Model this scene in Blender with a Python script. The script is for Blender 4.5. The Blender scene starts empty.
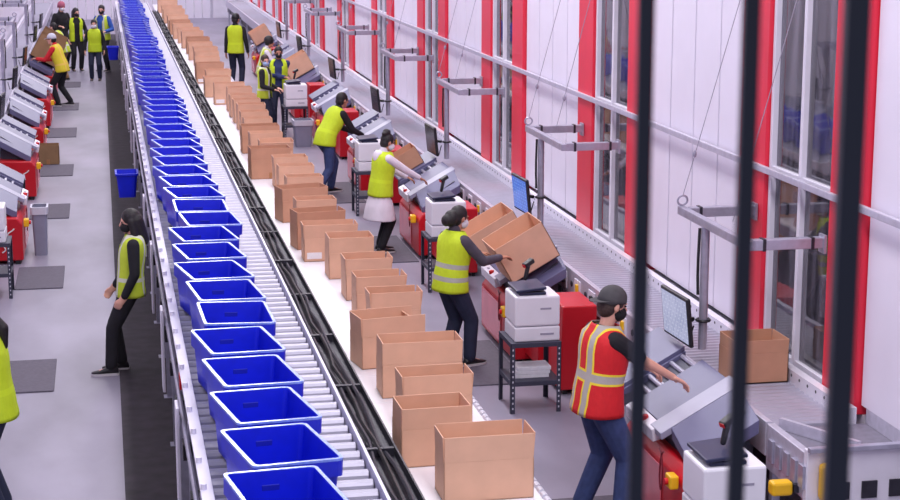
import bpy, bmesh, math, random
from mathutils import Vector, Matrix
R = math.radians
SC = bpy.context.scene
COL = SC.collection
random.seed(7)

# ------------------------------------------------------------------ camera, world, light, exposure
PITCH, YAW, CAM_H = 11.341, 11.187, 4.6
cam_d = bpy.data.cameras.new('camera')
cam = bpy.data.objects.new('camera', cam_d); COL.objects.link(cam)
cam.location = (0, 0, CAM_H)
cam.rotation_euler = (R(90 - PITCH), 0, R(-YAW))
cam_d.sensor_width = 36.0
cam_d.lens = 70.0
cam_d.clip_end = 300
cam_d.dof.use_dof = True
cam_d.dof.focus_distance = 16.0
cam_d.dof.aperture_fstop = 9.0
SC.camera = cam

world = bpy.data.worlds.new('hall_light'); SC.world = world
world.use_nodes = True
bg = world.node_tree.nodes['Background']
bg.inputs[0].default_value = (0.84, 0.80, 0.97, 1)
bg.inputs[1].default_value = 0.49

def area(name, loc, sx, sy, power, col=(1, 0.96, 1.0), rot=(0, 0, 0)):
    d = bpy.data.lights.new(name, 'AREA'); d.shape = 'RECTANGLE'
    d.size = sx; d.size_y = sy; d.energy = power; d.color = col
    o = bpy.data.objects.new(name, d); COL.objects.link(o)
    o.location = loc; o.rotation_euler = rot
for i, yy in enumerate((6, 20, 34, 48, 62)):
    area('high_bay_lamp', (2.9, yy, 8.5), 1.2, 11, 520)
    area('high_bay_lamp', (-1.2, yy, 8.5), 0.8, 11, 130)

SC.view_settings.view_transform = 'Standard'
SC.view_settings.look = 'None'
SC.view_settings.gamma = 1
SC.view_settings.use_curve_mapping = False
SC.view_settings.exposure = 0.16

# ------------------------------------------------------------------ materials
def lin(c):
    f = lambda v: v / 12.92 if v <= 0.04045 else ((v + 0.055) / 1.055) ** 2.4
    return tuple(f(v / 255) for v in c) + (1,)

def mat(name, rgb, rough=0.5, metal=0.0, var=0.0, scale=8.0, bump=0.0, coat=0.0, stretch=None, spec=0.5):
    m = bpy.data.materials.new(name); m.use_nodes = True
    nt = m.node_tree; b = nt.nodes['Principled BSDF']
    b.inputs['Roughness'].default_value = rough
    b.inputs['Metallic'].default_value = metal
    b.inputs['Specular IOR Level'].default_value = spec
    if coat: b.inputs['Coat Weight'].default_value = coat; b.inputs['Coat Roughness'].default_value = 0.12
    c = lin(rgb)
    b.inputs['Base Color'].default_value = c
    if var or bump:
        tc = nt.nodes.new('ShaderNodeTexCoord'); mp = nt.nodes.new('ShaderNodeMapping')
        n = nt.nodes.new('ShaderNodeTexNoise'); n.inputs['Scale'].default_value = scale; n.inputs['Detail'].default_value = 5
        nt.links.new(tc.outputs['Object'], mp.inputs[0]); nt.links.new(mp.outputs[0], n.inputs['Vector'])
        if stretch: mp.inputs['Scale'].default_value = stretch
        if var:
            r = nt.nodes.new('ShaderNodeValToRGB')
            r.color_ramp.elements[0].position = 0.3; r.color_ramp.elements[1].position = 0.7
            r.color_ramp.elements[0].color = tuple(v * (1 - var) for v in c[:3]) + (1,)
            r.color_ramp.elements[1].color = tuple(min(1, v * (1 + var)) for v in c[:3]) + (1,)
            nt.links.new(n.outputs[0], r.inputs[0]); nt.links.new(r.outputs[0], b.inputs['Base Color'])
        if bump:
            bp = nt.nodes.new('ShaderNodeBump'); bp.inputs['Strength'].default_value = bump; bp.inputs['Distance'].default_value = 0.01
            nt.links.new(n.outputs[0], bp.inputs['Height']); nt.links.new(bp.outputs[0], b.inputs['Normal'])
    return m

M = {}
M['concrete'] = mat('concrete', (142, 136, 155), 0.42, var=0.24, scale=1.1, bump=0.05, stretch=(1.0, 0.45, 1))
M['floor_shade'] = mat('painted_floor_shade', (48, 40, 50), 0.75, var=0.4, scale=6, bump=0.2)  # dark tone stands in for the conveyor's shade on the floor
M['white_wall'] = mat('white_wall_panel', (234, 229, 244), 0.45, var=0.03, scale=1.5)
M['seam'] = mat('wall_seam', (104, 100, 130), 0.7, var=0.05)
M['red_post'] = mat('red_post_paint', (226, 40, 66), 0.4, var=0.06, scale=2)
M['alu'] = mat('aluminium', (198, 195, 212), 0.35, metal=0.25, var=0.08, scale=20)
M['steel'] = mat('galvanised_steel', (170, 168, 188), 0.32, metal=0.35, var=0.12, scale=14)
M['roller'] = mat('roller_steel', (170, 167, 184), 0.42, metal=0.3, var=0.05, scale=10)
M['dark_metal'] = mat('dark_metal', (52, 50, 62), 0.5, metal=0.3, var=0.2, scale=10)
M['black'] = mat('black_plastic', (26, 25, 32), 0.45, var=0.1)
M['white_paint'] = mat('white_painted_steel', (226, 222, 236), 0.4, var=0.05, scale=4)
M['white_bed'] = mat('white_slider_bed', (240, 238, 246), 0.38, var=0.03, scale=3)
M['belt'] = mat('grey_belt', (120, 116, 132), 0.6, var=0.1, scale=20)
M['tote'] = mat('blue_tote_plastic', (6, 28, 204), 0.4, var=0.12, scale=7, coat=0.1)
M['tote_rim'] = mat('blue_tote_rim_shine', (120, 146, 236), 0.3, var=0.2, scale=30, coat=0.5)  # shine along the lip is painted in as a paler blue
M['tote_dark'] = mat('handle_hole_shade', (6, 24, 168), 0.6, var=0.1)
M['card'] = mat('brown_cardboard', (220, 174, 146), 0.75, var=0.07, scale=5, bump=0.04)
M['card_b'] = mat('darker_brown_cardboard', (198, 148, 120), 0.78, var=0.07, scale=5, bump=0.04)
M['kraft'] = mat('olive_kraft_cardboard', (150, 116, 84), 0.8, var=0.1, scale=6, bump=0.04)
M['tape'] = mat('packing_tape', (176, 124, 84), 0.3, var=0.05)
M['label'] = mat('paper_label', (232, 228, 230), 0.6, var=0.04, scale=40)
M['tray'] = mat('lilac_grey_tray', (100, 99, 134), 0.42, var=0.05, scale=4)
M['tray_light'] = mat('pale_grey_tray', (156, 155, 180), 0.4, var=0.04, scale=4)
M['red'] = mat('red_machine_paint', (196, 18, 34), 0.35, var=0.08, scale=3)
M['red_sheen'] = mat('painted_red_sheen', (232, 120, 136), 0.25, var=0.08, scale=3)  # light sheen on the red base, put into a paler colour
M['yellow'] = mat('yellow_plastic', (244, 190, 28), 0.4, var=0.05)
M['red_plastic'] = mat('red_plastic', (210, 22, 30), 0.35, var=0.05)
M['printer'] = mat('white_printer_plastic', (232, 230, 240), 0.4, var=0.02)
M['navy'] = mat('navy_plastic', (36, 40, 74), 0.4, var=0.08)
M['cart'] = mat('charcoal_shelf_steel', (66, 66, 84), 0.5, metal=0.2, var=0.1)
M['paper'] = mat('paper_stack', (228, 226, 236), 0.7, var=0.05, scale=30)
M['bin_grey'] = mat('grey_bin_plastic', (140, 140, 162), 0.5, var=0.06)
M['bin_lid'] = mat('pale_bin_liner', (206, 206, 220), 0.5, var=0.05)
M['mat'] = mat('grey_rubber_mat', (96, 90, 104), 0.8, var=0.12, scale=30, bump=0.15)
M['rail_navy'] = mat('dark_navy_railing_paint', (18, 30, 48), 0.5, var=0.08)
M['cord'] = mat('grey_cord', (158, 154, 174), 0.6, var=0.1)
M['red_cord'] = mat('dark_red_cord', (120, 30, 46), 0.5, var=0.1)
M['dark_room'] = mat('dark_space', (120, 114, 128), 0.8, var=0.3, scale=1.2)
M['skin'] = mat('skin_light', (224, 168, 148), 0.5, var=0.05)
M['skin_m'] = mat('skin_medium', (186, 128, 104), 0.5, var=0.05)
M['skin_d'] = mat('skin_dark', (112, 72, 58), 0.5, var=0.05)
M['hair'] = mat('black_hair', (28, 22, 26), 0.55, var=0.4, scale=60, bump=0.5)
M['hair_b'] = mat('brown_hair', (58, 40, 36), 0.55, var=0.4, scale=60, bump=0.5)
M['jeans'] = mat('blue_denim', (52, 66, 112), 0.8, var=0.18, scale=18, bump=0.1)
M['jeans_d'] = mat('dark_navy_denim', (34, 40, 66), 0.8, var=0.15, scale=18, bump=0.1)
M['black_cloth'] = mat('black_cloth', (26, 24, 32), 0.85, var=0.25, scale=14, bump=0.15)
M['grey_cloth'] = mat('dark_grey_cloth', (76, 70, 82), 0.85, var=0.2, scale=14, bump=0.15)
M['white_cloth'] = mat('white_coat_cloth', (222, 214, 226), 0.8, var=0.05, scale=10, bump=0.2)
M['blue_cloth'] = mat('blue_jacket_cloth', (40, 84, 168), 0.7, var=0.15, scale=12, bump=0.1)
M['navy_cloth'] = mat('navy_jacket_cloth', (46, 58, 104), 0.8, var=0.15, scale=12, bump=0.1)
M['red_cloth'] = mat('red_sleeve_cloth', (204, 30, 42), 0.8, var=0.1, scale=12)
M['cap'] = mat('olive_grey_cap', (70, 68, 72), 0.8, var=0.12, scale=20)
M['cap_pale'] = mat('pale_grey_cap', (206, 206, 220), 0.8, var=0.06, scale=20)
M['pink'] = mat('dusty_pink_beanie', (176, 96, 120), 0.85, var=0.1, scale=30)
M['mask_white'] = mat('white_face_mask', (226, 226, 236), 0.7, var=0.03)
M['mask_blue'] = mat('pale_blue_face_mask', (158, 184, 222), 0.7, var=0.03)
M['mask_black'] = mat('black_face_mask', (24, 22, 28), 0.8, var=0.1)
M['sole'] = mat('pale_shoe_sole', (206, 200, 206), 0.6, var=0.04)
M['eye'] = mat('dark_eye', (30, 24, 24), 0.2, var=0.05)

def glass_mat():
    m = bpy.data.materials.new('window_glass'); m.use_nodes = True
    nt = m.node_tree; nt.nodes.clear()
    out = nt.nodes.new('ShaderNodeOutputMaterial'); mx = nt.nodes.new('ShaderNodeMixShader')
    t = nt.nodes.new('ShaderNodeBsdfTransparent'); t.inputs[0].default_value = (0.62, 0.62, 0.70, 1)
    g = nt.nodes.new('ShaderNodeBsdfGlossy'); g.inputs['Roughness'].default_value = 0.03
    f = nt.nodes.new('ShaderNodeFresnel'); f.inputs[0].default_value = 1.9
    n = nt.nodes.new('ShaderNodeTexNoise'); n.inputs['Scale'].default_value = 1.6
    bp = nt.nodes.new('ShaderNodeBump'); bp.inputs['Strength'].default_value = 0.05; bp.inputs['Distance'].default_value = 0.05
    tc = nt.nodes.new('ShaderNodeTexCoord')
    L = nt.links.new
    L(tc.outputs['Object'], n.inputs['Vector']); L(n.outputs[0], bp.inputs['Height']); L(bp.outputs[0], g.inputs['Normal'])
    df = nt.nodes.new('ShaderNodeBsdfDiffuse'); df.inputs[0].default_value = lin((150, 146, 162))
    n2 = nt.nodes.new('ShaderNodeTexNoise'); n2.inputs['Scale'].default_value = 3.0; n2.inputs['Detail'].default_value = 6
    mp = nt.nodes.new('ShaderNodeMapping'); mp.inputs['Scale'].default_value = (1, 3.0, 0.25)
    rr = nt.nodes.new('ShaderNodeValToRGB'); rr.color_ramp.elements[0].position = 0.4; rr.color_ramp.elements[1].position = 0.75
    rr.color_ramp.elements[0].color = (0.12, 0.12, 0.12, 1); rr.color_ramp.elements[1].color = (0.6, 0.6, 0.6, 1)
    L(tc.outputs['Object'], mp.inputs[0]); L(mp.outputs[0], n2.inputs['Vector']); L(n2.outputs[0], rr.inputs[0])
    md = nt.nodes.new('ShaderNodeMixShader'); L(rr.outputs[0], md.inputs[0]); L(t.outputs[0], md.inputs[1]); L(df.outputs[0], md.inputs[2])
    L(f.outputs[0], mx.inputs[0]); L(md.outputs[0], mx.inputs[1]); L(g.outputs[0], mx.inputs[2]); L(mx.outputs[0], out.inputs[0])
    return m
M['glass'] = glass_mat()

def screen_mat(name, c1, c2, c3, strength):
    """a lit computer screen: blocks of interface colour"""
    m = bpy.data.materials.new(name); m.use_nodes = True
    nt = m.node_tree; b = nt.nodes['Principled BSDF']; L = nt.links.new
    tc = nt.nodes.new('ShaderNodeTexCoord'); mp = nt.nodes.new('ShaderNodeMapping')
    mp.inputs['Rotation'].default_value = (0, R(90), 0)
    br = nt.nodes.new('ShaderNodeTexBrick'); br.inputs['Scale'].default_value = 7
    br.inputs['Color1'].default_value = lin(c1); br.inputs['Color2'].default_value = lin(c2); br.inputs['Mortar'].default_value = lin(c3)
    br.inputs['Mortar Size'].default_value = 0.03
    L(tc.outputs['Object'], mp.inputs[0]); L(mp.outputs[0], br.inputs[0])
    b.inputs['Base Color'].default_value = (0.02, 0.02, 0.03, 1)
    L(br.outputs[0], b.inputs['Emission Color']); b.inputs['Emission Strength'].default_value = strength
    b.inputs['Roughness'].default_value = 0.2
    return m
M['screen_blue'] = screen_mat('blue_lit_screen', (48, 96, 214), (36, 78, 190), (120, 170, 240), 0.8)
M['screen_pale'] = screen_mat('pale_lit_screen', (176, 180, 214), (160, 166, 204), (200, 204, 226), 0.75)
M['screen_off'] = mat('dark_screen', (30, 30, 46), 0.25, var=0.05)

def vest_mat(name, base, band, edge, zbands, xbands, hw=0.024, ew=0.0, zmin_x=-9):
    """hi-vis fabric with reflective tape laid out in garment coordinates"""
    m = bpy.data.materials.new(name); m.use_nodes = True
    nt = m.node_tree; b = nt.nodes['Principled BSDF']; L = nt.links.new
    at = nt.nodes.new('ShaderNodeAttribute'); at.attribute_name = 'tc'
    sp = nt.nodes.new('ShaderNodeSeparateXYZ'); L(at.outputs['Vector'], sp.inputs[0])
    def mth(op, a, bb):
        n = nt.nodes.new('ShaderNodeMath'); n.operation = op
        for i, v in enumerate((a, bb)):
            if v is None: continue
            if isinstance(v, (int, float)): n.inputs[i].default_value = v
            else: L(v, n.inputs[i])
        return n.outputs[0]
    def mask(w):
        tot = None
        for z in zbands:
            d = mth('ABSOLUTE', mth('SUBTRACT', sp.outputs[2], z), None); k = mth('LESS_THAN', d, w)
            tot = k if tot is None else mth('MAXIMUM', tot, k)
        if xbands:
            ax = mth('ABSOLUTE', sp.outputs[0], None)
            k = mth('LESS_THAN', mth('ABSOLUTE', mth('SUBTRACT', ax, xbands), None), w)
            k = mth('MULTIPLY', k, mth('GREATER_THAN', sp.outputs[2], zmin_x))
            tot = k if tot is None else mth('MAXIMUM', tot, k)
        return tot
    nz = nt.nodes.new('ShaderNodeTexNoise'); nz.inputs['Scale'].default_value = 12
    mixn = nt.nodes.new('ShaderNodeMixRGB'); mixn.inputs[1].default_value = lin(base)
    mixn.inputs[2].default_value = tuple(v * 0.82 for v in lin(base)[:3]) + (1,); L(nz.outputs[0], mixn.inputs[0])
    cur = mixn.outputs[0]
    if ew:
        x = nt.nodes.new('ShaderNodeMixRGB'); L(mask(hw + ew), x.inputs[0]); L(cur, x.inputs[1]); x.inputs[2].default_value = lin(edge); cur = x.outputs[0]
    x = nt.nodes.new('ShaderNodeMixRGB'); L(mask(hw), x.inputs[0]); L(cur, x.inputs[1]); x.inputs[2].default_value = lin(band); cur = x.outputs[0]
    L(cur, b.inputs['Base Color']); b.inputs['Roughness'].default_value = 0.7
    bp = nt.nodes.new('ShaderNodeBump'); bp.inputs['Strength'].default_value = 0.25; bp.inputs['Distance'].default_value = 0.02
    L(nz.outputs[0], bp.inputs['Height']); L(bp.outputs[0], b.inputs['Normal'])
    return m
LIME = (208, 234, 38)
M['vest_bands'] = vest_mat('lime_vest_two_bands', LIME, (176, 176, 168), LIME, (0.02, 0.15), 0)
M['vest_plain'] = vest_mat('lime_vest_plain', LIME, LIME, LIME, (0.1,), 0)
M['vest_x'] = vest_mat('lime_vest_braces', (206, 226, 60), (214, 216, 200), LIME, (0.06,), 0.10, hw=0.02)
M['vest_red'] = vest_mat('red_vest_yellow_tape', (222, 30, 40), (178, 172, 168), (238, 214, 60), (0.15,), 0.085, hw=0.026, ew=0.016)
M['vest_yellow'] = vest_mat('yellow_vest', (236, 214, 50), (236, 200, 90), LIME, (0.05,), 0.09, hw=0.02)

# ------------------------------------------------------------------ mesh helpers
class MB:
    def __init__(s): s.v = []; s.f = []; s.mi = []; s.m = Matrix.Identity(4)
    def add(s, vs, fs, mi=0):
        o = len(s.v); s.v += [tuple(s.m @ Vector(p)) for p in vs]
        s.f += [tuple(i + o for i in f) for f in fs]; s.mi += [mi] * len(fs); return s
    def box(s, x0, x1, y0, y1, z0, z1, mi=0):
        vs = [(x, y, z) for z in (z0, z1) for y in (y0, y1) for x in (x0, x1)]
        return s.add(vs, [(0, 2, 3, 1), (4, 5, 7, 6), (0, 1, 5, 4), (2, 6, 7, 3), (0, 4, 6, 2), (1, 3, 7, 5)], mi)
    def loft(s, rings, c0=True, c1=True, mi=0):
        n = len(rings[0]); vs = [p for r in rings for p in r]; fs = []
        for k in range(len(rings) - 1):
            for i in range(n):
                j = (i + 1) % n
                fs.append((k * n + i, k * n + j, (k + 1) * n + j, (k + 1) * n + i))
        if c0: fs.append(tuple(range(n))[::-1])
        if c1: fs.append(tuple((len(rings) - 1) * n + i for i in range(n)))
        return s.add(vs, fs, mi)
    def cyl(s, p0, p1, r0, r1=None, n=10, mi=0):
        r1 = r0 if r1 is None else r1
        p0, p1 = Vector(p0), Vector(p1); d = (p1 - p0).normalized()
        a = d.orthogonal().normalized(); b = d.cross(a)
        rg = lambda p, r: [tuple(p + (a * math.cos(2 * math.pi * i / n) + b * math.sin(2 * math.pi * i / n)) * r) for i in range(n)]
        return s.loft([rg(p0, r0), rg(p1, r1)], mi=mi)
    def tube(s, pts, r, n=6, mi=0):
        pts = [Vector(p) for p in pts]; rings = []; a = None
        for i, p in enumerate(pts):
            d = (pts[min(i + 1, len(pts) - 1)] - pts[max(i - 1, 0)]).normalized()
            a = d.orthogonal().normalized() if a is None else (a - d * a.dot(d)).normalized()
            b = d.cross(a)
            rings.append([tuple(p + (a * math.cos(2 * math.pi * k / n) + b * math.sin(2 * math.pi * k / n)) * r) for k in range(n)])
        return s.loft(rings, mi=mi)
    def torus(s, c, ax, Rr, r, n=14, k=6, mi=0):
        ax = Vector(ax).normalized(); a = ax.orthogonal().normalized(); b = ax.cross(a); c = Vector(c); vs = []; fs = []
        for i in range(n):
            t = 2 * math.pi * i / n; d = a * math.cos(t) + b * math.sin(t)
            for j in range(k):
                u = 2 * math.pi * j / k; vs.append(tuple(c + d * (Rr + r * math.cos(u)) + ax * r * math.sin(u)))
        for i in range(n):
            for j in range(k):
                fs.append((i * k + j, ((i + 1) % n) * k + j, ((i + 1) % n) * k + (j + 1) % k, i * k + (j + 1) % k))
        return s.add(vs, fs, mi)
    def ell(s, c, rad, ax=None, nu=16, nv=10, mi=0):
        """ellipsoid; ax = (right, forward, up) unit vectors"""
        ax = ax or (Vector((1, 0, 0)), Vector((0, 1, 0)), Vector((0, 0, 1))); c = Vector(c); rings = []
        for j in range(nv + 1):
            t = -math.pi / 2 + math.pi * j / nv; cz, sz = max(math.cos(t), 0.02), math.sin(t)
            rings.append([tuple(c + ax[0] * rad[0] * cz * math.cos(2 * math.pi * i / nu) + ax[1] * rad[1] * cz * math.sin(2 * math.pi * i / nu) + ax[2] * rad[2] * sz) for i in range(nu)])
        return s.loft(rings, mi=mi)
    def limb(s, p0, r0, p1, r1, wide=None, ratio=1.0, n=12, mi=0):
        """tapered rounded limb; wide = direction in which the section is ratio times broader"""
        p0, p1 = Vector(p0), Vector(p1); d = (p1 - p0).normalized()
        a = Vector(wide) if wide is not None else d.orthogonal()
        a = (a - d * a.dot(d)).normalized(); b = d.cross(a); rings = []
        def rg(p, r): return [tuple(p + (a * ratio * math.cos(2 * math.pi * i / n) + b * math.sin(2 * math.pi * i / n)) * r) for i in range(n)]
        for t in (80, 55, 30): rings.append(rg(p0 - d * r0 * math.sin(R(t)), r0 * math.cos(R(t))))
        rings.append(rg(p0, r0)); rings.append(rg(p1, r1))
        for t in (30, 55, 80): rings.append(rg(p1 + d * r1 * math.sin(R(t)), r1 * math.cos(R(t))))
        return s.loft(rings, mi=mi)
    def build(s, name, mats, parent=None, bevel=0.0, smooth=False, loc=None):
        me = bpy.data.meshes.new(name); me.from_pydata(s.v, [], s.f)
        bm = bmesh.new(); bm.from_mesh(me); bmesh.ops.recalc_face_normals(bm, faces=bm.faces); bm.to_mesh(me); bm.free()
        if not isinstance(mats, (list, tuple)): mats = [mats]
        for m in mats: me.materials.append(m)
        me.polygons.foreach_set('material_index', s.mi)
        if smooth: me.polygons.foreach_set('use_smooth', [True] * len(me.polygons))
        o = bpy.data.objects.new(name, me); COL.objects.link(o)
        if parent: o.parent = parent
        if loc: o.location = loc
        if bevel:
            b = o.modifiers.new('edge', 'BEVEL'); b.width = bevel; b.segments = 2; b.limit_method = 'ANGLE'
        return o

def rrect(w, l, r, z, n=3, cx=0, cy=0):
    pts = []
    for (sx, sy, a0) in ((1, 1, 0), (-1, 1, 90), (-1, -1, 180), (1, -1, 270)):
        for k in range(n + 1):
            a = R(a0 + 90 * k / n)
            pts.append((cx + sx * (w / 2 - r) + r * math.cos(a), cy + sy * (l / 2 - r) + r * math.sin(a), z))
    return pts

def tag(o, label=None, cat=None, group=None, kind=None):
    if label: o['label'] = label
    if cat: o['category'] = cat
    if group: o['group'] = group
    if kind: o['kind'] = kind
    return o
def thing(name, label, cat, loc=(0, 0, 0), rz=0.0, group=None):
    o = bpy.data.objects.new(name, None); COL.objects.link(o); o.empty_display_size = 0.1
    o.location = loc; o.rotation_euler = (0, 0, rz)
    return tag(o, label, cat, group)
KIDS = {}
def copy_tree(o, parent=None):
    c = o.copy(); COL.objects.link(c)
    if parent: c.parent = parent
    for ch in list(o.children): copy_tree(ch, c)
    return c
def place(proto, used, loc, rot, label, cat, group):
    o = copy_tree(proto) if used else proto
    o.location = loc; o.rotation_euler = rot
    return tag(o, label, cat, group)
ONES = ['', 'first', 'second', 'third', 'fourth', 'fifth', 'sixth', 'seventh', 'eighth', 'ninth', 'tenth', 'eleventh', 'twelfth', 'thirteenth',
        'fourteenth', 'fifteenth', 'sixteenth', 'seventeenth', 'eighteenth', 'nineteenth']
TENS = {2: ('twenty', 'twentieth'), 3: ('thirty', 'thirtieth'), 4: ('forty', 'fortieth'), 5: ('fifty', 'fiftieth'), 6: ('sixty', 'sixtieth')}
def nth(n):
    if n < 20: return ONES[n]
    a, b = divmod(n, 10)
    return TENS[a][1] if b == 0 else TENS[a][0] + '-' + ONES[b]

# ------------------------------------------------------------------ setting
def struct(name, bm, m, parent=None, **k):
    o = bm.build(name, m, parent, **k)
    if not parent: o['kind'] = 'structure'
    return o
XW = 5.30                     # face of the right wall
Y0, Y1 = -3.0, 70.0
struct('floor', MB().box(-9, 12, Y0, Y1 + 3, -0.2, 0), M['concrete'])
struct('trim_1', MB().box(0.04, 1.80, 4, 62, 0.0, 0.006), M['floor_shade'])       # shade below the roller conveyor, painted as a dark strip on the floor
BAYS = [12.03 + 5.17 * k for k in range(-1, 11)]       # where the red post ends and the glazing starts
wall = MB(); seam = MB()
nw = 0; nt_ = 1
for k, g0 in enumerate(BAYS):
    g1 = g0 + 1.30; p1 = g1 + 0.60; n0 = g0 + 5.17 - 0.60
    if g0 > 11:
        # glazed bay: frame, mullion, panes
        nw += 1
        fr = MB()
        for yy in (g0 + 0.03, (g0 + g1) / 2, g1 - 0.03): fr.box(XW - 0.02, XW + 0.08, yy - 0.026, yy + 0.026, 0.95, 6.2)
        for zz in (0.98, 2.45, 4.3): fr.box(XW - 0.01, XW + 0.07, g0, g1, zz - 0.03, zz + 0.03)
        w = struct('window_%d' % nw, fr, M['white_paint'], bevel=0.006)
        for a, b in ((g0 + 0.06, (g0 + g1) / 2 - 0.026), ((g0 + g1) / 2 + 0.026, g1 - 0.06)):
            MB().box(XW + 0.025, XW + 0.031, a, b, 1.0, 6.2).build('pane', M['glass'], w)
        for a in (g0 - 0.60, g1):
            nt_ += 1
            struct('trim_%d' % nt_, MB().box(XW - 0.05, XW + 0.16, a + 0.004, a + 0.596, 0.92, 6.2), M['red_post'], bevel=0.01)
    # white panels with narrow open seams
    a = p1; step = (n0 - p1) / 4
    for j in range(4):
        wall.box(XW, XW + 0.12, a + 0.015, a + step - 0.015, 1.0, 6.2); a += step
    wall.box(XW + 0.06, XW + 0.12, p1, n0, 1.0, 6.2, 1)
struct('wall_right', wall, [M['white_wall'], M['seam']])
nt_ += 1
struct('trim_%d' % nt_, MB().box(XW - 0.085, XW - 0.051, 7, Y1, 2.42, 2.475), M['alu'], bevel=0.006)
struct('baseboard_right', MB().box(XW + 0.02, XW + 0.1, 11.4, Y1, 0.0, 0.92), M['white_paint'])
# dim room behind the glazing
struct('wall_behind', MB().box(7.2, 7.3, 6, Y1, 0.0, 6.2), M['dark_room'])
nt_ += 1
pl = MB()
for k, g0 in enumerate(BAYS[1:]):
    for dy, dx in ((0.9, 0.35), (1.5, 0.8), (2.2, 1.2)):
        pl.cyl((XW + dx, g0 + dy, 0), (XW + dx, g0 + dy, 6.2), 0.06, n=8)
struct('trim_%d' % nt_, pl, M['alu'])
# left wall and end wall
XL = -2.5
lw = MB(); a = 5.0
while a < Y1:
    lw.box(XL - 0.12, XL, a + 0.01, a + 0.65, 0.9, 6.2); a += 0.66
lw.box(XL - 0.12, XL - 0.06, 5.0, Y1, 0.9, 6.2, 1)
struct('wall_left', lw, [M['white_wall'], M['seam']])
struct('baseboard_left', MB().box(XL - 0.1, XL - 0.02, 5, Y1, 0.0, 0.88), M['white_paint'])
ew = MB(); a = -2.5
while a < 7.2:
    ew.box(a + 0.01, a + 0.31, Y1, Y1 + 0.1, 0, 6.2); a += 0.32
struct('wall_end', ew, M['white_wall'])
d = MB().box(4.3, 5.2, Y1 - 0.08, Y1 - 0.01, 0, 2.6)
dd = struct('door_1', d, M['white_paint'], bevel=0.01)
MB().box(4.22, 4.3, Y1 - 0.1, Y1 - 0.005, 0, 2.68).box(5.2, 5.28, Y1 - 0.1, Y1 - 0.005, 0, 2.68).box(4.22, 5.28, Y1 - 0.1, Y1 - 0.005, 2.6, 2.68).build('door_frame', M['alu'], dd)
# the mezzanine the photograph is taken from
struct('balcony', MB().box(-2.5, 3.5, -2.9, 1.55, 3.45, 3.60), M['concrete'])

# ------------------------------------------------------------------ blue tote conveyor
tc = thing('roller_conveyor', 'long steel roller conveyor carrying the row of blue totes', 'conveyor', (1.0, 8, 0))
def at(o, dx, dy, dz): return (o.location.x + dx, o.location.y + dy, o.location.z + dz)
OX, OY = 1.0, 8.0
def wb(o):                                             # a builder that takes world coordinates for children of o
    b = MB(); b.m = Matrix.Translation(-Vector(o.location)); return b
ZR = 1.20
CY0, CY1 = 7.4, 60.0
wb(tc).box(0.49, 0.53, CY0, CY1, ZR - 0.10, ZR + 0.034).box(0.455, 0.53, CY0, CY1, ZR + 0.035, ZR + 0.05).build('side_rail', M['white_paint'], tc, bevel=0.004)
wb(tc).box(1.495, 1.515, CY0, CY1, ZR - 0.10, ZR + 0.04).build('side_rail', M['white_paint'], tc, bevel=0.004)
wb(tc).box(0.55, 1.49, CY0, CY1, ZR - 0.16, ZR - 0.13).build('pan', M['black'], tc)
yy = CY0 + 0.1; i = 0; rest = wb(tc); roll = None
while yy < CY1 - 0.1:
    if i < 100:
        if roll is None:
            roll = MB().cyl((-0.475, 0, 0), (0.475, 0, 0), 0.052, n=14).build('roller', M['roller'], tc, smooth=False)
            r_ = roll
        else:
            r_ = roll.copy(); COL.objects.link(r_); r_.parent = tc
        r_.location = (1.012 - OX, yy - OY, ZR - 0.057)
    else:
        rest.cyl((0.55, yy, ZR - 0.057), (1.487, yy, ZR - 0.057), 0.052, n=8)
    yy += 0.185; i += 1
tag(rest.build('roller', M['roller'], tc), kind='stuff')
yy = 8.6; i = 0
while yy < CY1:
    for xx in (0.50, 1.49):
        wb(tc).box(xx - 0.03, xx + 0.03, yy - 0.035, yy + 0.035, 0.0, ZR - 0.1).box(xx - 0.06, xx + 0.06, yy - 0.06, yy + 0.06, 0, 0.012).build('leg', M['steel'], tc)
    wb(tc).box(0.5, 1.49, yy - 0.025, yy + 0.025, 0.55, 0.60).build('cross_brace', M['steel'], tc)
    if i % 2 == 0:
        if min(abs(yy + 0.35 - 23.7), abs(yy + 0.35 - 44.5)) > 0.5: wb(tc).box(0.40, 0.425, yy + 0.25, yy + 0.47, 0.40, 1.13).build('white_side_plate', M['white_paint'], tc, bevel=0.006)
    yy += 1.5; i += 1
# air pipe, wiring duct and drive boxes hung along the aisle side
wb(tc).cyl((0.455, CY0, 1.02), (0.455, CY1, 1.02), 0.018, n=8).build('air_pipe', M['steel'], tc)
wb(tc).box(0.51, 0.58, CY0, CY1, 0.78, 0.98).build('wiring_duct', M['dark_metal'], tc)
yy = 9.3
while yy < 45:
    wb(tc).box(0.43, 0.49, yy, yy + 0.16, 0.86, 0.97).build('drive_box', M['black'], tc)
    wb(tc).cyl((0.475, yy + 0.45, ZR + 0.05), (0.475, yy + 0.45, ZR + 0.085), 0.018, n=8).build('rail_bracket', M['white_paint'], tc)
    wb(tc).cyl((0.475, yy + 0.95, ZR + 0.05), (0.475, yy + 0.95, ZR + 0.085), 0.018, n=8).build('rail_bracket', M['white_paint'], tc)
    yy += 1.1
wb(tc).box(0.46, 0.475, 12.6, 12.7, 1.05, 1.16).build('red_stop_button', M['red_plastic'], tc)

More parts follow.
